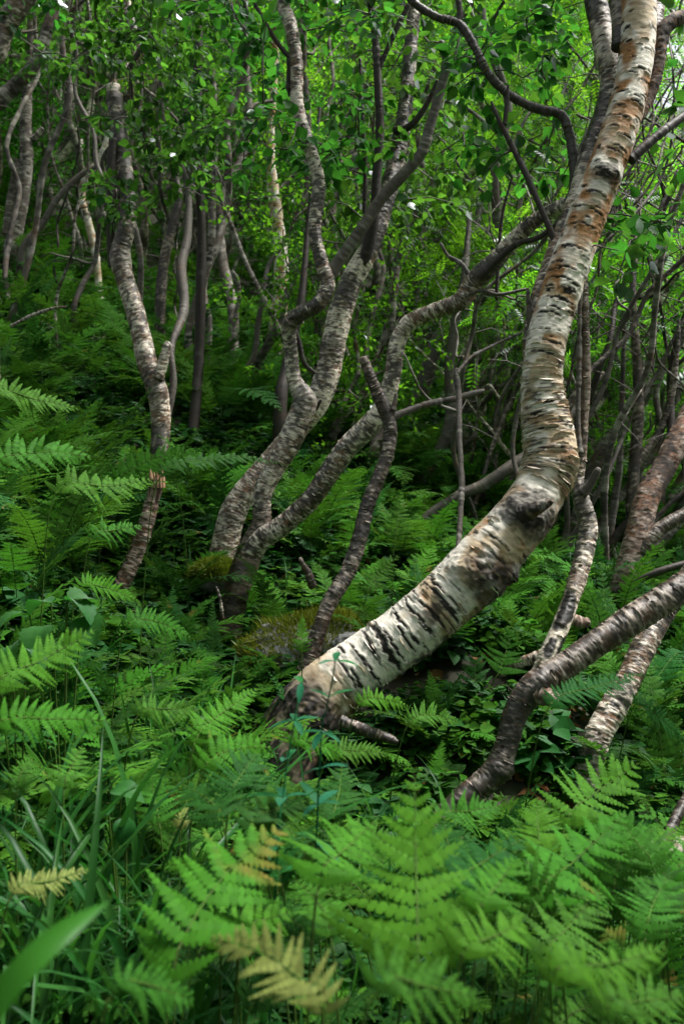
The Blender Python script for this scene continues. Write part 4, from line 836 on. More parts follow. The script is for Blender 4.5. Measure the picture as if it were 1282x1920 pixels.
def spread(nmax, y0, yr, pw, sap):
    global tries
    tries = 0; n0 = n_tree
    while n_tree - n0 < nmax and tries < 20000:
        tries += 1
        y = y0 + yr * rng.random() ** pw; x = rng.uniform(-.42 * y - 1.5, .42 * y + 2)
        if sap and ((x < .03 * y and (y < 10 or rng.random() < .9)) or x > .3 * y): continue
        md = .5 if sap else (.7 if y < 12 else 1.0)
        if min((x - a) ** 2 + (y - b) ** 2 for a, b in taken) < md * md: continue
        gp = project(np.array([x, y, float(ground(np.array(x), np.array(y))) + 1.0]))
        if y < 11 and any(abs(gp[0] - a) < 70 - 2 * y and y < d_ + .6 for a, d_ in ((520, 8.4), (40, 8), (170, 8), (390, 6.5), (440, 6.3), (372, 5.2))): continue
        if (x - .2) ** 2 + (y - 8.8) ** 2 < 2.0 or (x + 1.4) ** 2 + (y - 8.8) ** 2 < 1.2: continue
        if not sap and x > .21 * y and y > 6.8: continue
        taken.append((x, y))
        row = (x > .05 * y and rng.random() < .5) or rng.random() < .08
        k = (int(rng.integers(15, 17)) if row else int(rng.integers(13, 15))) if sap else (int(rng.integers(10, 13)) if row else int(rng.integers(0, 10)))
        forest_tree(x, y, k, rng.uniform(.8, 1.2), rng.normal(0, .6) if x > 0 else rng.uniform(-2.2, 2.2), zone_label(x, y, row, sap))
spread(235, 6.6, 32, 1.5, False)
spread(60, 5.6, 12, 1.3, True)
for (x, y) in ((2.3, 1.5), (2.0, .4), (1.7, -.9), (3.3, .6), (-2.4, .9), (-1.4, -1.6)):  # unseen trees added so their crowns shade the foreground ferns
    taken.append((x, y)); forest_tree(x, y, int(rng.integers(0, 10)), 1.0, rng.uniform(0, 6.28), ('birch added out of view beside or behind the viewpoint to shade the foreground', 'birches out of view'))
k = 0
while k < 26:                                              # unseen wood going on beside and behind the viewpoint, added to block low sky
    a = rng.uniform(0, 6.283); r = rng.uniform(2.6, 8.5); x, y = math.sin(a) * r, math.cos(a) * r
    if y > 0 and abs(x) < .5 * y + 1.6: continue
    if y > 6.5 or min((x - a_) ** 2 + (y - b_) ** 2 for a_, b_ in taken) < .9: continue
    taken.append((x, y)); forest_tree(x, y, int(rng.integers(0, 10)), rng.uniform(.85, 1.15), rng.uniform(0, 6.28), ('birch added out of view beside or behind the viewpoint to shade the foreground', 'birches out of view')); k += 1

# ================================================================== mossy boulder and sticks
def boulder(name, c, rad, sq, label, mossy, seed):
    n, m = 60, 90; u = np.linspace(0, math.pi, n); w = np.linspace(0, 2 * math.pi, m, endpoint=False)
    U, Wg = np.meshgrid(u, w, indexing='ij'); D = np.stack([np.sin(U) * np.cos(Wg), np.sin(U) * np.sin(Wg), np.cos(U)], -1)
    R = rad * (1 + .55 * (fbm(D * 1.6 + seed, seed) - .5) + .2 * (fbm(D * 6, seed + 2) - .5)); P = D * R[..., None] * np.array(sq)
    i = np.arange(n * m).reshape(n, m); j = np.roll(i, -1, 1); Q = np.stack([i[:-1], i[1:], j[1:], j[:-1]], -1).reshape(-1, 4)
    o = thing(name, c, label, 'rock'); link('stone', mesh('stone', P, Q, None, M_ROCK, True), o)
    if mossy:
        rg = np.random.default_rng(seed); V = []; T = []
        idx = np.argwhere((D[..., 2] > -.1) & (fbm(D * 2.4 + 3, seed + 4) > .33))
        k = idx[rg.integers(0, len(idx), 9000)]; p = P[k[:, 0], k[:, 1]] + rg.normal(0, .006, (9000, 3)); nn = D[k[:, 0], k[:, 1]]
        d = nn + rg.normal(0, .5, (9000, 3)) + [0, 0, .3]; l = rg.uniform(.006, .03, 9000) * (.5 + 1.2 * fbm(p * 18, 6))
        sd_ = np.cross(d, rg.normal(0, 1, (9000, 3))); sd_ /= np.linalg.norm(sd_, axis=1)[:, None]
        d /= np.linalg.norm(d, axis=1)[:, None]; V = np.stack([p - sd_ * .0025, p + sd_ * .0025, p + d * l[:, None]], 1).reshape(-1, 3); T = np.arange(len(V)).reshape(-1, 3)
        tag(link('moss', mesh('moss', V, None, T, M_MOSS, False), o), kind='stuff')
    return o
c = at(605, 1155, 3.0); boulder('mossy_boulder', c - [0, 0, .125], .19, (1.25, .9, .6), 'moss-covered boulder behind the foot of the leaning birch', True, 3)
c = at(660, 1180, 2.85); boulder('stone', c - [0, 0, .055], .05, (1.2, .9, .9), 'small bare grey stone poking out beside the mossy boulder', False, 8)
c = at(405, 1055, 3.6); boulder('mossy_boulder', c - [0, 0, .05], .075, (1.1, .8, .7), 'small moss cushion at the foot of the white lower trunk', True, 13)
def stick(rows, style, label, name='fallen_branch'):
    o = at(*[rows[0][i] for i in (0, 1, 3)]); t_ = thing(name, o, label, 'branch'); stem('stick', rows, style, t_, o, ds=.003)
stick([(640, 1352, 22, 2.45), (680, 1368, 22, 2.42), (715, 1380, 20, 2.4), (735, 1388, 16, 2.39), (746, 1392, 6, 2.38)], 'dark', 'broken dead branch on the ground under the leaning birch')
stick([(587, 1100, 16, 2.98), (580, 1080, 15, 2.97), (570, 1062, 12, 2.96), (562, 1046, 6, 2.96)], 'dark', 'small curved dead stub sticking up from the mossy boulder')
stick([(1225, 1600, 30, 1.95), (1250, 1570, 24, 1.97), (1268, 1530, 20, 2.0), (1295, 1480, 18, 2.05)], 'dark', 'dark bare stick slanting up at the lower right edge')
stick([(1215, 1600, 44, 2.0), (1250, 1592, 50, 2.0), (1300, 1588, 50, 2.0)], 'white', 'pale fallen log end at the lower right edge')
stick([(20, 612, 6, 5.0), (60, 592, 6, 5.0), (100, 578, 5, 5.0), (125, 575, 3, 5.0)], 'far', 'thin dead twig lying over ferns at upper left')
stick([(418, 1160, 7, 3.0), (412, 1120, 6, 3.0), (405, 1100, 4, 3.0)], 'white', 'short pale broken twig beside the dark birch foot')
stick([(965, 965, 7, 2.9), (915, 958, 7, 2.88), (898, 968, 3, 2.87)][1:] + [(940, 962, 6, 2.9)], 'white', 'small white twig left of the big knot') if False else None

# ================================================================== ferns
FL = [(40, 740, 'the pale high left edge frond'), (150, 760, 'the ferns over the pale high left frond'), (140, 960, 'the frond reaching the snapped snag'), (1240, 1300, 'the bluish right edge frond'), (60, 1250, 'the left edge'), (110, 1130, 'the broad-leaved bramble plant'), (245, 1060, 'the snapped snag'), (295, 850, 'the foot of the snapped left birch'), (365, 770, 'the straight dark stem'), (190, 560, 'the snaking pale stem'),
      (520, 640, 'the bright white birch'), (430, 1160, 'the dark forked birch foot'), (415, 1010, 'the white lower trunk'), (400, 1250, 'the broad grass tufts'), (540, 1420, 'the blue-green herb'), (600, 1120, 'the mossy boulder'), (600, 1340, 'the leaning birch foot'),
      (700, 1380, 'the broken dead branch'), (690, 980, 'the thin curved stem'), (860, 1000, 'the thin upright stick'), (800, 1200, 'the pale belly of the leaning birch'), (900, 1330, 'the dark upright fern'), (940, 1440, 'the dark bent limb foot'), (1050, 1170, 'the charred stem'),
      (1105, 1430, 'the white right trunk'), (1165, 1100, 'the reddish trunk'), (1250, 1560, 'the pale log end'), (780, 1600, 'the large upright blurred fern'), (430, 1650, 'the blurred lower left fern'), (500, 1820, 'the yellowing frond'), (100, 1780, 'the broad blurred blade'), (150, 1600, 'the lower left grass'), (1080, 1620, 'the bright lower right frond'), (1140, 1810, 'the blurred bottom right frond'), (830, 1850, 'the bottom edge middle'), (60, 850, 'the large left edge frond'), (480, 780, 'the S-bent limb')]
def fern_label(px, py, s, d):
    fx, fy, nm = min(FL, key=lambda f: (f[0] - px) ** 2 + (f[1] - py) ** 2)
    rel = ('left of' if px < fx else 'right of') if abs(px - fx) > abs(py - fy) * .8 else ('just above' if py < fy else 'just below')
    sz = 'large' if s / d > .2 else ('middling' if s / d > .11 else 'small')
    return f'{sz} green fern clump {rel} {nm}', 'green fern clumps'
# traced fronds: rachis pixels base->tip, depth base, depth tip, half width px, material, label, face (normal tilt to camera 0..1)
HF = [
    ([(784, 1830), (780, 1640), (777, 1452)], .93, 1.12, 140, M_FERNB, 'large blurred bright fern frond standing upright in the bottom middle', .8, 'tri'),
    ([(320, 1840), (378, 1700), (446, 1616), (535, 1548)], .92, 1.10, 115, M_FERNB, 'blurred bright fern frond spreading at lower left of the centre fern', .75, 'lance'),
    ([(1000, 1692), (1076, 1615), (1172, 1525)], 1.15, 1.32, 95, M_FERNB, 'bright fern frond pointing up right below the white trunk', .75, 'lance'),
    ([(1060, 1545), (1111, 1490), (1198, 1430)], 1.45, 1.62, 78, M_FERNB, 'bright fern tip touching the foot of the white right trunk', .75, 'lance'),
    ([(898, 1725), (926, 1672), (968, 1606)], .93, 1.02, 80, M_FERNB, 'short blurred fern tip just right of the centre fern', .8, 'lance'),
    ([(860, 1815), (915, 1765), (985, 1725)], .84, .92, 90, M_FERNB, 'blurred fern frond low beneath the short fern tip', .7, 'lance'),
    ([(1141, 1690), (1188, 1634), (1240, 1572)], 1.28, 1.42, 80, M_FERN, 'fern frond at lower right in front of the bare stick', .75, 'lance'),
    ([(1015, 1812), (1071, 1732), (1124, 1665)], 1.06, 1.2, 80, M_FERN, 'green fern frond under the bright up-right frond', .75, 'lance'),
    ([(1020, 1860), (1141, 1812), (1255, 1775)], .74, .80, 62, M_FERNB, 'very blurred long fern frond at the bottom right', .55, 'lance'),
    ([(815, 1538), (875, 1522), (945, 1510)], 1.55, 1.65, 44, M_FERN, 'small fern frond in front of the dark bent trunk foot', .7, 'lance'),
    ([(-15, 1300), (80, 1238), (182, 1180)], 1.40, 1.55, 66, M_FERNB, 'bright fern frond at the left edge pointing up right', .75, 'lance'),
    ([(-20, 1372), (95, 1348), (215, 1352)], 1.35, 1.45, 62, M_FERNB, 'bright arching fern frond low at the left edge', .6, 'lance'),
    ([(255, 1345), (310, 1330), (378, 1332)], 1.75, 1.82, 42, M_FERN, 'fern frond arching right in front of the grass tuft', .65, 'lance'),
    ([(365, 1392), (420, 1335), (485, 1290)], 1.72, 1.9, 50, M_FERNB, 'fern frond pointing at the foot of the leaning birch', .75, 'lance'),
    ([(380, 1445), (445, 1405), (515, 1402)], 1.55, 1.65, 62, M_FERNB, 'arched fern frond left of the blue-green herb', .65, 'lance'),
    ([(545, 1400), (590, 1395), (645, 1418)], 1.85, 1.9, 40, M_FERNB, 'arching fern frond right of the blue-green herb', .6, 'lance'),
    ([(615, 1420), (670, 1408), (728, 1415)], 2.0, 2.05, 36, M_FERN, 'fern frond below the broken dead branch', .6, 'lance'),
    ([(-30, 895), (70, 848), (178, 858)], 1.95, 2.1, 62, M_FERN, 'large fern frond with long pinnae at the left edge', .6, 'lance'),
    ([(-30, 752), (60, 748), (152, 768)], 2.0, 2.15, 46, M_FERN, 'pale fern frond high at the left edge', .55, 'lance'),
    ([(105, 925), (205, 912), (288, 898)], 2.2, 2.4, 58, M_FERN, 'fern frond reaching to the tip of the snapped snag', .55, 'lance'),
    ([(300, 892), (390, 862), (470, 858), (545, 874)], 2.55, 2.75, 30, M_FERND, 'dark drooping fern frond reaching across the white lower trunk', .4, 'lance'),
    ([(215, 905), (295, 858), (385, 846)], 3.35, 3.55, 44, M_FERNB, 'fern frond crossing the dark foot of the snapped left birch', .6, 'lance'),
    ([(330, 905), (300, 870), (250, 850)], 3.5, 3.6, 40, M_FERN, 'fern frond pointing left before the snapped left birch foot', .6, 'lance'),
    ([(170, 1010), (215, 995), (268, 985)], 2.4, 2.5, 38, M_FERN, 'fern frond left of the snapped snag', .6, 'lance'),
    ([(145, 1110), (190, 1100), (262, 1128)], 2.1, 2.2, 34, M_FERNB, 'small fern frond at the foot of the snapped snag', .6, 'lance'),
    ([(235, 1180), (290, 1165), (362, 1198)], 2.1, 2.2, 42, M_FERN, 'fern frond drooping right below the snapped snag', .6, 'lance'),
    ([(893, 1425), (892, 1330), (890, 1205)], 2.55, 2.75, 62, M_FERND, 'dark upright fern between the leaning birch and dark limb', .9, 'lance'),
    ([(935, 1260), (950, 1215), (962, 1170)], 2.75, 2.85, 48, M_FERN, 'pale fern tip left of the charred stem foot', .85, 'tri'),
    ([(1030, 1322), (1115, 1288), (1208, 1262)], 2.15, 2.3, 44, M_FERND, 'dark green fern frond hanging across the white right trunk', .55, 'lance'),
    ([(672, 1322), (715, 1310), (768, 1326)], 2.35, 2.42, 34, M_FERNB, 'small fern frond under the belly of the leaning trunk', .6, 'lance'),
    ([(766, 1356), (810, 1340), (866, 1356)], 2.3, 2.38, 34, M_FERN, 'small fern frond right of the broken dead branch', .6, 'lance'),
    ([(566, 1222), (566, 1185), (567, 1150)], 2.5, 2.55, 22, M_FERNB, 'tiny upright fern in front of the mossy boulder', .9, 'tri'),
    ([(595, 1668), (640, 1600), (700, 1540)], .98, 1.12, 105, M_FERNB, 'blurred fern frond just left of the centre fern', .75, 'lance'),
    ([(612, 1915), (556, 1832), (480, 1780), (388, 1758)], .78, .86, 66, M_FERNY, 'yellowing fern frond with brown edges at the bottom', .7, 'lance'),
    ([(338, 1558), (345, 1525), (352, 1500)], 1.5, 1.54, 18, M_FERNY, 'small withered yellow frond standing in the grass', .9, 'tri'),
    ([(20, 1680), (90, 1655), (170, 1628)], 1.15, 1.22, 40, M_FERNY, 'withered brown-yellow frond in the grass at left', .7, 'lance'),
    ([(1190, 1320), (1235, 1345), (1290, 1400)], 2.4, 2.45, 36, M_FERND, 'bluish fern frond drooping at the right edge', .5, 'lance'),
    ([(690, 1110), (712, 1075), (748, 1040)], 3.1, 3.2, 34, M_FERN, 'fern frond behind the boulder beside the leaning birch', .75, 'lance'),
    ([(740, 1010), (748, 960), (752, 920)], 3.4, 3.5, 36, M_FERN, 'upright fern in the hollow left of the thin stick', .85, 'tri'),
    ([(480, 1560), (540, 1510), (600, 1490)], 1.3, 1.4, 70, M_FERN, 'fern frond under the blue-green herb', .7, 'lance'),
    ([(120, 1480), (135, 1440), (155, 1398)], 1.45, 1.55, 52, M_FERN, 'upright fern frond above the grass at left', .8, 'lance'),
    ([(30, 1500), (40, 1450), (60, 1420)], 1.4, 1.45, 44, M_FERN, 'fern frond above the grass at the left edge', .8, 'lance'),
    ([(690, 1880), (780, 1850), (900, 1870)], .72, .76, 80, M_FERN, 'very blurred low fern frond at the bottom middle', .6, 'lance'),
    ([(1120, 1920), (1200, 1880), (1290, 1870)], .85, .9, 70, M_FERN, 'blurred fern frond in the bottom right corner', .6, 'lance'),
    ([(200, 1880), (280, 1850), (370, 1880)], .8, .84, 70, M_FERN, 'blurred fern frond at the bottom left', .6, 'lance'),
]
_rf = np.random.default_rng(9)
for k in range(74):
    d = _rf.uniform(1.12, 1.85); x0 = _rf.uniform(-20, 1300); top = np.interp(x0, [0, 300, 500, 700, 1000, 1282], [1420, 1400, 1440, 1520, 1560, 1580]) + 60
    if x0 < 330 and d < 1.6: x0 += 380
    y0 = _rf.uniform(top + 60, 1940) if d < 1.25 else _rf.uniform(top, 1720); sc = 1.25 / d; a = _rf.normal(.15, .75); L = _rf.uniform(140, 230) * sc
    ex, ey = x0 + math.sin(a) * L, y0 - math.cos(a) * L * .75
    HF.append(([(x0, y0), (x0 * .55 + ex * .45 + _rf.normal(0, 8), y0 * .45 + ey * .55), (ex, ey + 10 * sc)], d, d + _rf.uniform(.05, .16), _rf.uniform(62, 92) * sc, (M_FERN, M_FERND, M_FERN, M_FERNB, M_FERND)[k % 5], None, _rf.uniform(.45, .8), 'lance'))
CAMP = np.array([0, 0, CAM_H]); n_fern = 0
def pool_frond(parent, k, rz, s, tilt=0.0):
    o = bpy.data.objects.new('frond', POOL[k]); COL.objects.link(o); o.parent = parent; o.rotation_euler = (0, tilt, rz); o.scale = (s, s * random.uniform(.85, 1.15), s)
random.seed(4)
for k, (px, d0, d1, hw, mt, label, face, prof) in enumerate(HF):
    m = len(px); D = np.linspace(d0, d1, m); P = np.array([at(x, y, d) for (x, y), d in zip(px, D)])
    b = P[0]; dirv = P[1] - P[0]; g = b - dirv / np.linalg.norm(dirv) * .05; gx, gy = g[0] - dirv[0] * .25, g[1] + .02
    gz = float(ground(np.array(gx), np.array(gy))); h = max(b[2] - gz, .05)
    root = np.array([gx, gy, gz]); mid = np.array([gx * .6 + b[0] * .4, gy * .6 + b[1] * .4, gz + h * .6])
    C = np.vstack([root, mid, P]); nrm = []
    for q in C:
        v = CAMP - q; v /= np.linalg.norm(v); nrm.append(v * face + np.array([0, 0, 1.0]) * (1 - face))
    segs = np.linalg.norm(np.diff(C, axis=0), axis=1); st = segs[:2].sum() / segs.sum()
    W = hw * (1.45 if k < 10 or k in (32, 33, 42, 43) else 1.15) / FPX * (d0 + d1) * .5
    grp = None
    if label is None: label, grp = fern_label(float(project(C[-2])[0]), float(project(C[-2])[1]), .3, d0)
    if grp:
        ux, uy = px[-1][0] - px[0][0], px[-1][1] - px[0][1]; way = 'upright' if abs(ux) < .35 * abs(uy) else (('up right' if ux > 0 else 'up left') if abs(ux) < 1.2 * abs(uy) else ('right' if ux > 0 else 'left'))
        label = ('blurred ' if d0 < 1.3 else 'sharper ') + ('bright' if mt is M_FERNB else ('dark' if mt is M_FERND else 'mid-green')) + ' fern frond pointing ' + way + ', ' + label.split('fern clump ')[1]; grp = 'foreground fern fronds'
    t_ = thing('fern', root, label, 'fern', grp)
    C2 = C - root; npin = int(np.clip(segs[2:].sum() / (W * .19), 12, 24))
    me = frond_mesh('frond', C2, np.array(nrm), W, mt, npin=npin, nlobe=11, seed=300 + k, start=float(st), prof=prof, curl=.12 + .1 * (k % 3), stipe_r=.0019, miss=.02, lw=.54)
    link('frond', me, t_); n_fern += 1
    if mt is not M_FERNY:
        for j in range(3): pool_frond(t_, random.choice((4, 6, 4, 0)), random.uniform(0, 6.28), min(.42, h * random.uniform(.6, .85) + .06), .45)  # mostly darker-coloured fronds underneath, painting in the shaded gaps

# limits so that ferns do not grow in front of what the photo shows clear: top of plant must project below these lines
LIM = [(1.9, [(0, 1180), (200, 1200), (400, 1330), (450, 1420), (480, 1440), (540, 1460), (640, 1460), (700, 1480), (850, 1520), (1000, 1530), (1100, 1480), (1282, 1550)]),
       (2.5, [(0, 1000), (150, 1090), (230, 1150), (300, 1180), (420, 1240), (450, 1340), (480, 1410), (520, 1430), (600, 1440), (700, 1410), (800, 1390), (860, 1400), (950, 1480), (1060, 1470), (1120, 1450), (1180, 1420), (1282, 1400)]),
       (2.8, [(0, 900), (150, 1000), (200, 1120), (300, 1130), (420, 1200), (520, 1240), (570, 1300), (700, 1290), (860, 1240), (1000, 1260), (1100, 1400), (1200, 1330), (1282, 1240)]),
       (3.3, [(0, 760), (170, 880), (215, 1110), (300, 1060), (400, 1150), (480, 1160), (560, 1160), (640, 1150), (700, 1080), (860, 1060), (1000, 1120), (1060, 1200), (1120, 1180), (1282, 1110)]),
       (4.0, [(0, 680), (250, 880), (330, 960), (400, 1020), (480, 1060), (600, 1030), (760, 970), (900, 1000), (1100, 1100), (1282, 1080)]),
       (5.4, [(0, 600), (250, 790), (330, 800), (480, 840), (620, 830), (800, 900), (1000, 980), (1282, 1020)])]
def limit(px, d):
    for dm, tab in LIM:
        if d < dm: t_ = np.array(tab); return np.interp(px, t_[:, 0], t_[:, 1])
    return -1e9
cand = []; rng = np.random.default_rng(21); pts = []
cell = {}
def ok(x, y, r):
    cx, cy_ = int(math.floor(x / .3)), int(math.floor(y / .3))
    for i in range(cx - 2, cx + 3):
        for j in range(cy_ - 2, cy_ + 3):
            for (a, b) in cell.get((i, j), ()):
                if (a - x) ** 2 + (b - y) ** 2 < r * r: return False
    cell.setdefault((cx, cy_), []).append((x, y)); return True
_ys = .75 + 24 * rng.random(26000) ** 1.35; _xs = (rng.random(26000) * 2 - 1) * (.42 * _ys + .4); _zs = ground(_xs, _ys)
_ns = noise(np.stack([_xs * .8, _ys * .8, 0 * _xs + 3.], -1), 6)
for x, y, z, nz_ in zip(_xs.tolist(), _ys.tolist(), _zs.tolist(), _ns.tolist()):
    r = .15 if y < 3 else (.19 if y < 6 else (.3 if y < 11 else .5))
    if min((x - a) ** 2 + (y - b) ** 2 for a, b in zip(_A[:, 0], _A[:, 1])) < .07 ** 2: continue
    if y < 1.7: r = .30
    if not ok(x, y, r): continue
    px, py, d = project(np.array([x, y, z]))
    s = rng.uniform(.38, .62) if y > 1.6 else rng.uniform(.22, .38)
    s *= 1 + max(0, y - 9) * .05
    s *= .8 + .5 * nz_
    lim = limit(px, d)
    for _k in range(8):
        tx, ty, td = project(np.array([x, y - .1 * s, z + (.92 if d < 2.5 else .72) * s]))
        if min(ty, 3000) > lim: break
        s *= .8
    if s < .13 or (d < .7): continue
    if px < -250 or px > 1530 or ty > 2300: continue
    if 1240 < ty < 1800 and px < 330 and d < 1.75 and rng.random() < .75: continue   # grass patch
    cand.append((s / d, x, y, z, s, px, py))
cand.sort(reverse=True)
n_ind = 0
rest = []
for (q, x, y, z, s, px, py) in cand:
    if n_ind < 210 and y < 7 and -40 < px < 1320 and py - 300 / y < 1930:
        lab, grp = fern_label(px, py - 60 / max(.6, y), s, y)
        t_ = thing('fern', (x, y, z), lab, 'fern', grp); nf = int(rng.integers(5, 8)); a0 = rng.uniform(0, 6.28)
        for j in range(nf): pool_frond(t_, int(rng.integers(0, len(POOL))), a0 + j * 6.283 / nf + rng.normal(0, .25), s * rng.uniform(.75, 1.1), rng.normal(.1, .15))
        n_ind += 1
    else: rest.append((x, y, z, s))

# ---- scattered cover as one mass each, by geometry nodes
def scatter(name, label, cat, protos, pts, rots, scl, idx):
    c = bpy.data.collections.new(name + '_shapes')
    for k, me in enumerate(protos):
        o = bpy.data.objects.new(f'{name}_shape_{k:02d}', me); c.objects.link(o)
    me = bpy.data.meshes.new(name); me.from_pydata([tuple(p) for p in pts], [], [])
    for nm, ty, fld, a in (('rot', 'FLOAT_VECTOR', 'vector', rots), ('scl', 'FLOAT', 'value', scl)):
        a_ = me.attributes.new(nm, ty, 'POINT'); a_.data.foreach_set(fld, np.asarray(a, np.float32).ravel())
    a_ = me.attributes.new('idx', 'INT', 'POINT'); a_.data.foreach_set('value', np.asarray(idx, np.int32))
    o = link(name, me); tag(o, label, cat, kind='stuff')
    ng = bpy.data.node_groups.new(name, 'GeometryNodeTree')
    ng.interface.new_socket('Geometry', in_out='INPUT', socket_type='NodeSocketGeometry'); ng.interface.new_socket('Geometry', in_out='OUTPUT', socket_type='NodeSocketGeometry')
    gi = ng.nodes.new('NodeGroupInput'); go = ng.nodes.new('NodeGroupOutput'); ip = ng.nodes.new('GeometryNodeInstanceOnPoints')
    ci = ng.nodes.new('GeometryNodeCollectionInfo'); ci.inputs['Collection'].default_value = c; ci.inputs['Separate Children'].default_value = True; ci.inputs['Reset Children'].default_value = True
    def na(nm, ty):
        n = ng.nodes.new('GeometryNodeInputNamedAttribute'); n.data_type = ty; n.inputs['Name'].default_value = nm; return n.outputs[0]
    er = ng.nodes.new('FunctionNodeEulerToRotation'); ng.links.new(na('rot', 'FLOAT_VECTOR'), er.inputs[0])
    ng.links.new(gi.outputs[0], ip.inputs['Points']); ng.links.new(ci.outputs[0], ip.inputs['Instance']); ip.inputs['Pick Instance'].default_value = True
    ng.links.new(na('idx', 'INT'), ip.inputs['Instance Index']); ng.links.new(er.outputs[0], ip.inputs['Rotation']); ng.links.new(na('scl', 'FLOAT'), ip.inputs['Scale'])
    ng.links.new(ip.outputs[0], go.inputs[0])
    md = o.modifiers.new('scatter', 'NODES'); md.node_group = ng
    return o
pp, rr, ss, ii = [], [], [], []
for (x, y, z, s) in rest:
    nf = int(rng.integers(5, 8)); a0 = rng.uniform(0, 6.28)
    for j in range(nf):
        pp.append((x, y, z)); rr.append((0, rng.normal(.1, .15), a0 + j * 6.283 / nf + rng.normal(0, .25))); ss.append(s * rng.uniform(.75, 1.1)); ii.append(int(rng.integers(0, len(FAR))))
scatter('fern_cover', 'dense cover of smaller and farther ferns over the slope', 'ferns', FAR, pp, rr, ss, ii)

# grass, herbs
def blade_mesh(name, L, w, bend, mat, seed, n=9):
    rg = np.random.default_rng(seed); s = np.linspace(0, 1, n); e = math.radians(85) - bend * s ** 1.3
    d = np.stack([np.cos(e), rg.normal(0, .08) * s, np.sin(e)], 1); C = np.vstack([[0, 0, 0], np.cumsum(d[:-1] * L / (n - 1), 0)])
    ww = w * np.clip(np.minimum(.55 + s * 2, 1) * (1 - s ** 2.5), .02, 1); U = np.stack([-np.sin(e), 0 * e, np.cos(e)], 1)
    V = np.stack([C + np.array([0, 1, 0]) * ww[:, None] + U * ww[:, None] * .35, C, C - np.array([0, 1, 0]) * ww[:, None] + U * ww[:, None] * .35], 1).reshape(-1, 3)
    Q = [(3 * k + a, 3 * k + a + 1, 3 * k + a + 4, 3 * k + a + 3) for k in range(n - 1) for a in (0, 1)]
    return mesh(name, V, Q, None, mat, True)
BL = [blade_mesh('blade', 1, .015, b, M_GRASS, k) for k, b in enumerate((.6, .9, 1.3, 1.6, 2.0, 2.4))]
FINE = [blade_mesh('fine_blade', 1, .012, b, M_GRASS, 20 + k) for k, b in enumerate((.8, 1.4, 1.9, 2.4))]
TUFT = [((420, 1290, 2.3), .30, 26, 'broad-bladed grass tuft at the foot of the dark forked birch'), ((370, 1260, 2.2), .34, 24, 'broad-bladed grass tuft left of the dark birch foot'), ((440, 1330, 2.2), .24, 24, 'broad-bladed grass tuft touching the foot of the leaning birch'),
        ((300, 1250, 2.3), .28, 18, 'grass tuft below the snapped snag'), ((60, 1640, 1.25), .42, 26, 'long-bladed grass tuft at the lower left edge'), ((200, 1640, 1.3), .40, 26, 'long-bladed grass tuft at lower left beside the ferns'), ((120, 1560, 1.5), .42, 24, 'long-bladed grass tuft behind the lower left tufts'), ((260, 1560, 1.55), .38, 20, 'grass tuft around the small withered frond'), ((20, 1540, 1.5), .4, 20, 'grass tuft below the left edge ferns'),
        ((330, 1640, 1.35), .36, 20, 'grass tuft left of the blurred lower fern')]
for (p, L, n, lab) in TUFT:
    q = at(*p); z = float(ground(q[0], q[1])); t_ = thing('grass_tuft', (q[0], q[1], z), lab, 'grass', 'broad grass tufts')
    for k in range(n):
        o = link('blade', BL[int(rng.integers(2, 6) if p[2] < 1.7 else rng.integers(0, 6))], t_, (rng.normal(0, .05), rng.normal(0, .05), -.01)); s = L * rng.uniform(.7, 1.25) * 1.25
        o.rotation_euler = (rng.normal(0, .12), rng.normal(0, .15), rng.uniform(0, 6.28)); o.scale = (s, s * .85, s)
pp, rr, ss, ii = [], [], [], []
_ys = .8 + 6 * rng.random(9000) ** 1.3; _xs = (rng.random(9000) * 2 - 1) * (.42 * _ys + .2); _zs = ground(_xs, _ys); _ns = noise(np.stack([_xs * 1.6, _ys * 1.6, 0 * _xs + 9.], -1), 12)
for x, y, z, dn in zip(_xs.tolist(), _ys.tolist(), _zs.tolist(), _ns.tolist()):
    px, py, d = project(np.array([x, y, z]))
    if dn < .45 and not (px < 450 and y < 2.0): continue
    s = rng.uniform(.12, .30)
    tx, ty, td = project(np.array([x, y, z + s * .75]))
    if ty < limit(px, d): continue
    pp.append((x, y, z)); rr.append((rng.normal(0, .2), rng.normal(0, .2), rng.uniform(0, 6.28))); ss.append(s); ii.append(int(rng.integers(0, 4)))
scatter('grass', 'fine grass growing between the ferns', 'grass', FINE, pp, rr, ss, ii)
# low herbs: little rosettes of small leaves
def herb_mesh(seed, n, size, mat):
    rg = np.random.default_rng(seed); a = rg.uniform(0, 6.28, n); h = rg.uniform(.2, 1, n); r = rg.uniform(.05, .6, n)
    P = np.stack([np.cos(a) * r * .5, np.sin(a) * r * .5, h], 1); D = np.stack([np.cos(a), np.sin(a), rg.normal(-.1, .3, n)], 1); Nn = rg.normal(0, .35, (n, 3)) + [0, 0, 1]
    V, T = leaves_mesh(P, D, Nn, size * rg.uniform(.6, 1.2, n), 'near'); return mesh('herb', V, None, T, mat, True)
HB = [herb_mesh(1, 26, .5, M_BROAD), herb_mesh(2, 34, .34, M_FERN), herb_mesh(3, 22, .45, M_LEAF), herb_mesh(4, 40, .28, M_FERNB)]
pp, rr, ss, ii = [], [], [], []
_ys = .8 + 9 * rng.random(11000) ** 1.2; _xs = (rng.random(11000) * 2 - 1) * (.42 * _ys + .2); _zs = ground(_xs, _ys)
for x, y, z in zip(_xs.tolist(), _ys.tolist(), _zs.tolist()):
    s = rng.uniform(.06, .13); px, py, d = project(np.array([x, y, z])); tx, ty, td = project(np.array([x, y, z + s * 1.1]))
    if ty < limit(px, d) and d < 2.9: continue
    pp.append((x, y, z - .01)); rr.append((0, 0, rng.uniform(0, 6.28))); ss.append(s); ii.append(int(rng.integers(0, 4)))
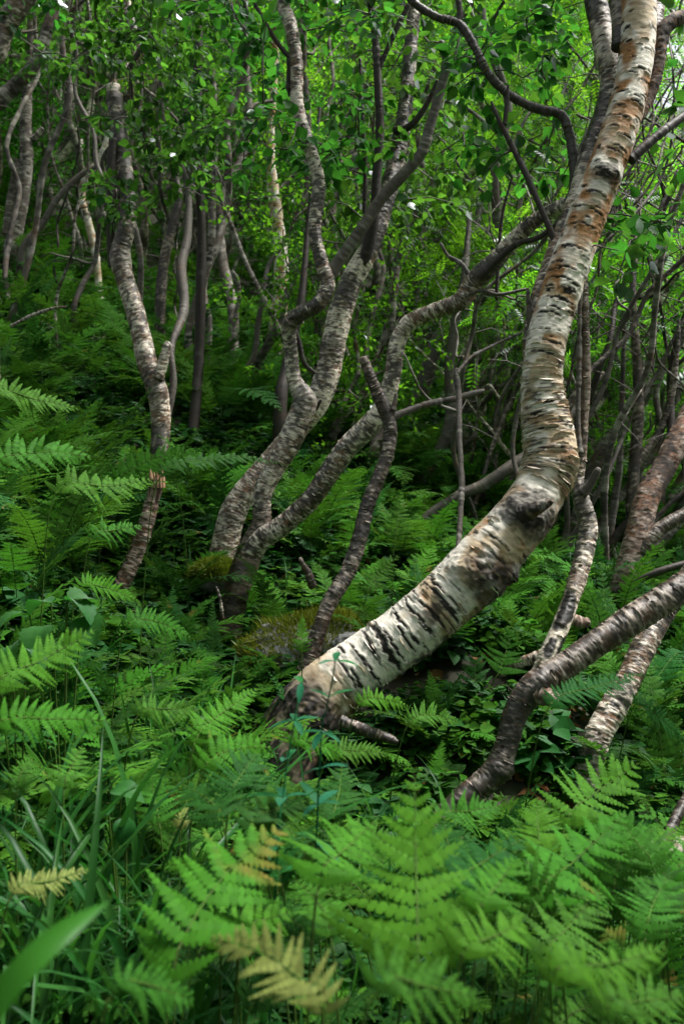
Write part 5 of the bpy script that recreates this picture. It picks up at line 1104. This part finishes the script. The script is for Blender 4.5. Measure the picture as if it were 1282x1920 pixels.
scatter('ground_herbs', 'low leafy herbs covering the soil between the ferns', 'herbs', HB, pp, rr, ss, ii)

# fallen leaves
M_LIT = leaf_mat('dead_leaf', (.13, .075, .025), (.12, .06, .02), .5, .2, .01, hue=.02)
LIT = [mesh('fallen_leaf', _l8 * np.array([1, 1, 1 + k]), None, _l8t, M_LIT, True) for k in range(3)]
_ys = .9 + 4 * rng.random(2600); _xs = (rng.random(2600) * 2 - 1) * (.42 * _ys + .1); _zs = ground(_xs, _ys)
scatter('leaf_litter', 'brown fallen leaves lying on the soil', 'leaves', LIT, np.stack([_xs, _ys, _zs + .012], -1), np.stack([rng.normal(0, .4, 2600), rng.normal(0, .4, 2600), rng.uniform(0, 6.28, 2600)], -1), rng.uniform(.03, .05, 2600), rng.integers(0, 3, 2600))

# big blurred blade at the lower left corner
g = at(-60, 2000, .55); t_ = thing('tall_grass', g, 'broad blurred grass blade crossing the lower left corner', 'grass')
PB = spline(np.array([at(-80, 1990, .56), at(0, 1870, .57), at(60, 1800, .58), at(130, 1740, .6), at(205, 1690, .63)]), .006); sB = np.linspace(0, 1, len(PB))
Tn, Un, Wn = frames(PB); vd = CAMP - PB; vd /= np.linalg.norm(vd, axis=1)[:, None]; sdv = np.cross(Tn, vd); sdv /= np.linalg.norm(sdv, axis=1)[:, None]
ww = .0078 * np.clip(1 - np.maximum(0, sB - .55) ** 1.6 / .45 ** 1.6, .03, 1)
V = np.stack([PB + sdv * ww[:, None] + vd * ww[:, None] * .3, PB, PB - sdv * ww[:, None] + vd * ww[:, None] * .3], 1).reshape(-1, 3) - g
link('blade', mesh('blade', V, [(3 * k + a, 3 * k + a + 1, 3 * k + a + 4, 3 * k + a + 3) for k in range(len(PB) - 1) for a in (0, 1)], None, M_BLADE, True), t_)

# blue-green herb with whorled narrow leaves in front of the leaning trunk
def narrow_leaf(L, w, n=6):
    s = np.linspace(0, 1, n); C = np.stack([s * L, 0 * s, -.25 * L * s * s], 1); ww = w * np.sin(np.clip(s * .94 + .05, 0, 1) * math.pi) ** .8
    V = np.stack([C + np.array([0, 1, 0]) * ww[:, None] + np.array([0, 0, .3]) * ww[:, None], C, C - np.array([0, 1, 0]) * ww[:, None] + np.array([0, 0, .3]) * ww[:, None]], 1).reshape(-1, 3)
    return mesh('leaf', V, [(3 * k + a, 3 * k + a + 1, 3 * k + a + 4, 3 * k + a + 3) for k in range(n - 1) for a in (0, 1)], None, M_HERB, True)
NL = narrow_leaf(1, .16)
for stem_px, lab in (([(520, 1600, 1.28), (530, 1500, 1.3), (540, 1420, 1.31), (556, 1330, 1.32), (565, 1280, 1.33)], 'blue-green herb with whorls of narrow leaves before the leaning birch foot'),
                     ([(600, 1420, 1.36), (612, 1330, 1.36), (624, 1270, 1.36), (628, 1240, 1.36)], 'small blue-green herb tip overlapping the pale trunk')):
    P = np.array([at(*q) for q in stem_px]); gz = float(ground(P[0, 0], P[0, 1])); root = np.array([P[0, 0] - .02, P[0, 1], gz]); t_ = thing('herb', root, lab, 'herb')
    pl = spline(np.vstack([root, P]), .01); rr_ = np.linspace(.0022, .0010, len(pl))[:, None]
    V, Q = twig_mesh([np.hstack([pl, rr_])], 6); link('stalk', mesh('stalk', V - root, Q, None, M_HERB, True), t_)
    st = len(pl) - int(.26 / .01)
    for k in range(max(3, st), len(pl), 5):
        f = (k - st) / max(1, len(pl) - st); nl = 4 if k % 2 else 2
        for j in range(nl):
            o = link('leaf', NL, t_, pl[k] - root); s = rng.uniform(.034, .048) * (1.1 - .3 * f); a = k * 1.9 + j * 6.283 / nl + rng.normal(0, .2)
            o.rotation_euler = (0, rng.normal(-.25, .25), a); o.scale = (s, s, s)
# broad three-lobed plant at left and a round-leaved herb
def broad_leaf(seed, toothed=True):
    n = 13; s = np.linspace(0, 1, n); w = .42 * np.sin(np.clip(s ** .75, 0, 1) * math.pi) ** .8; w[0] = w[-1] = .01
    if toothed: w = w * (1 + .10 * np.where(np.arange(n) % 2, 1, -1))
    C = np.stack([s, 0 * s, .12 * np.sin(s * 3) - .22 * s * s], 1)
    V = np.stack([C + np.stack([.06 * np.abs(w), w, .30 * w], 1), C + np.stack([.02 * w, w * .5, .20 * w], 1), C, C + np.stack([.02 * w, -w * .5, .20 * w], 1), C + np.stack([.06 * np.abs(w), -w, .30 * w], 1)], 1).reshape(-1, 3)
    return mesh('leaf', V, [(5 * k + a, 5 * k + a + 1, 5 * k + a + 6, 5 * k + a + 5) for k in range(n - 1) for a in range(4)], None, M_BROAD, True)
BLF = broad_leaf(1); BLR = broad_leaf(2, False)
def broad_plant(px, d, spec, label, lf):
    q = at(*px, d); z = float(ground(q[0], q[1])); root = np.array([q[0], q[1], z]); t_ = thing('leafy_plant', root, label, 'plant')
    tw = []
    for (lx, ly, s, a, ti) in spec:
        e = at(lx, ly, d) + np.array([0, rng.normal(0, .03), 0]); tw.append(np.array([[0, 0, 0, .0025], [*((e - root) * .5 + [0, 0, .03]), .002], [*(e - root), .0014]]))
        o = link('leaf', lf, t_, e - root); o.rotation_euler = (rng.normal(0, .2), ti, a); o.scale = (s, s, s)
    V, Q = twig_mesh(tw, 5); link('stalk', mesh('stalk', V, Q, None, M_STEM, True), t_)
broad_plant((110, 1230), 2.0, [(120, 1130, .085, -.6, .3), (125, 1125, .08, .9, .2), (100, 1128, .07, 2.6, .25), (95, 1165, .08, -1.6, .5), (60, 1150, .08, -2.6, .3), (150, 1160, .08, -1.0, .5)], 'broad toothed-leaf bramble plant at left below the snapped snag', BLF)
broad_plant((25, 1260), 1.8, [(15, 1215, .07, -1.4, .5), (-10, 1200, .07, -2.5, .3), (40, 1225, .06, -.6, .4)], 'broad dark leaves at the left edge above the bright fronds', BLF)
broad_plant((230, 1580), 1.5, [(200, 1495, .055, -.1, .1), (238, 1530, .04, -1.6, .9), (215, 1510, .04, 2.2, .2)], 'small round-leaved herb standing in the lower left grass', BLR)
broad_plant((1220, 560), 2.2, [(1225, 440, .05, .3, .3)], 'x', BLR) if False else None
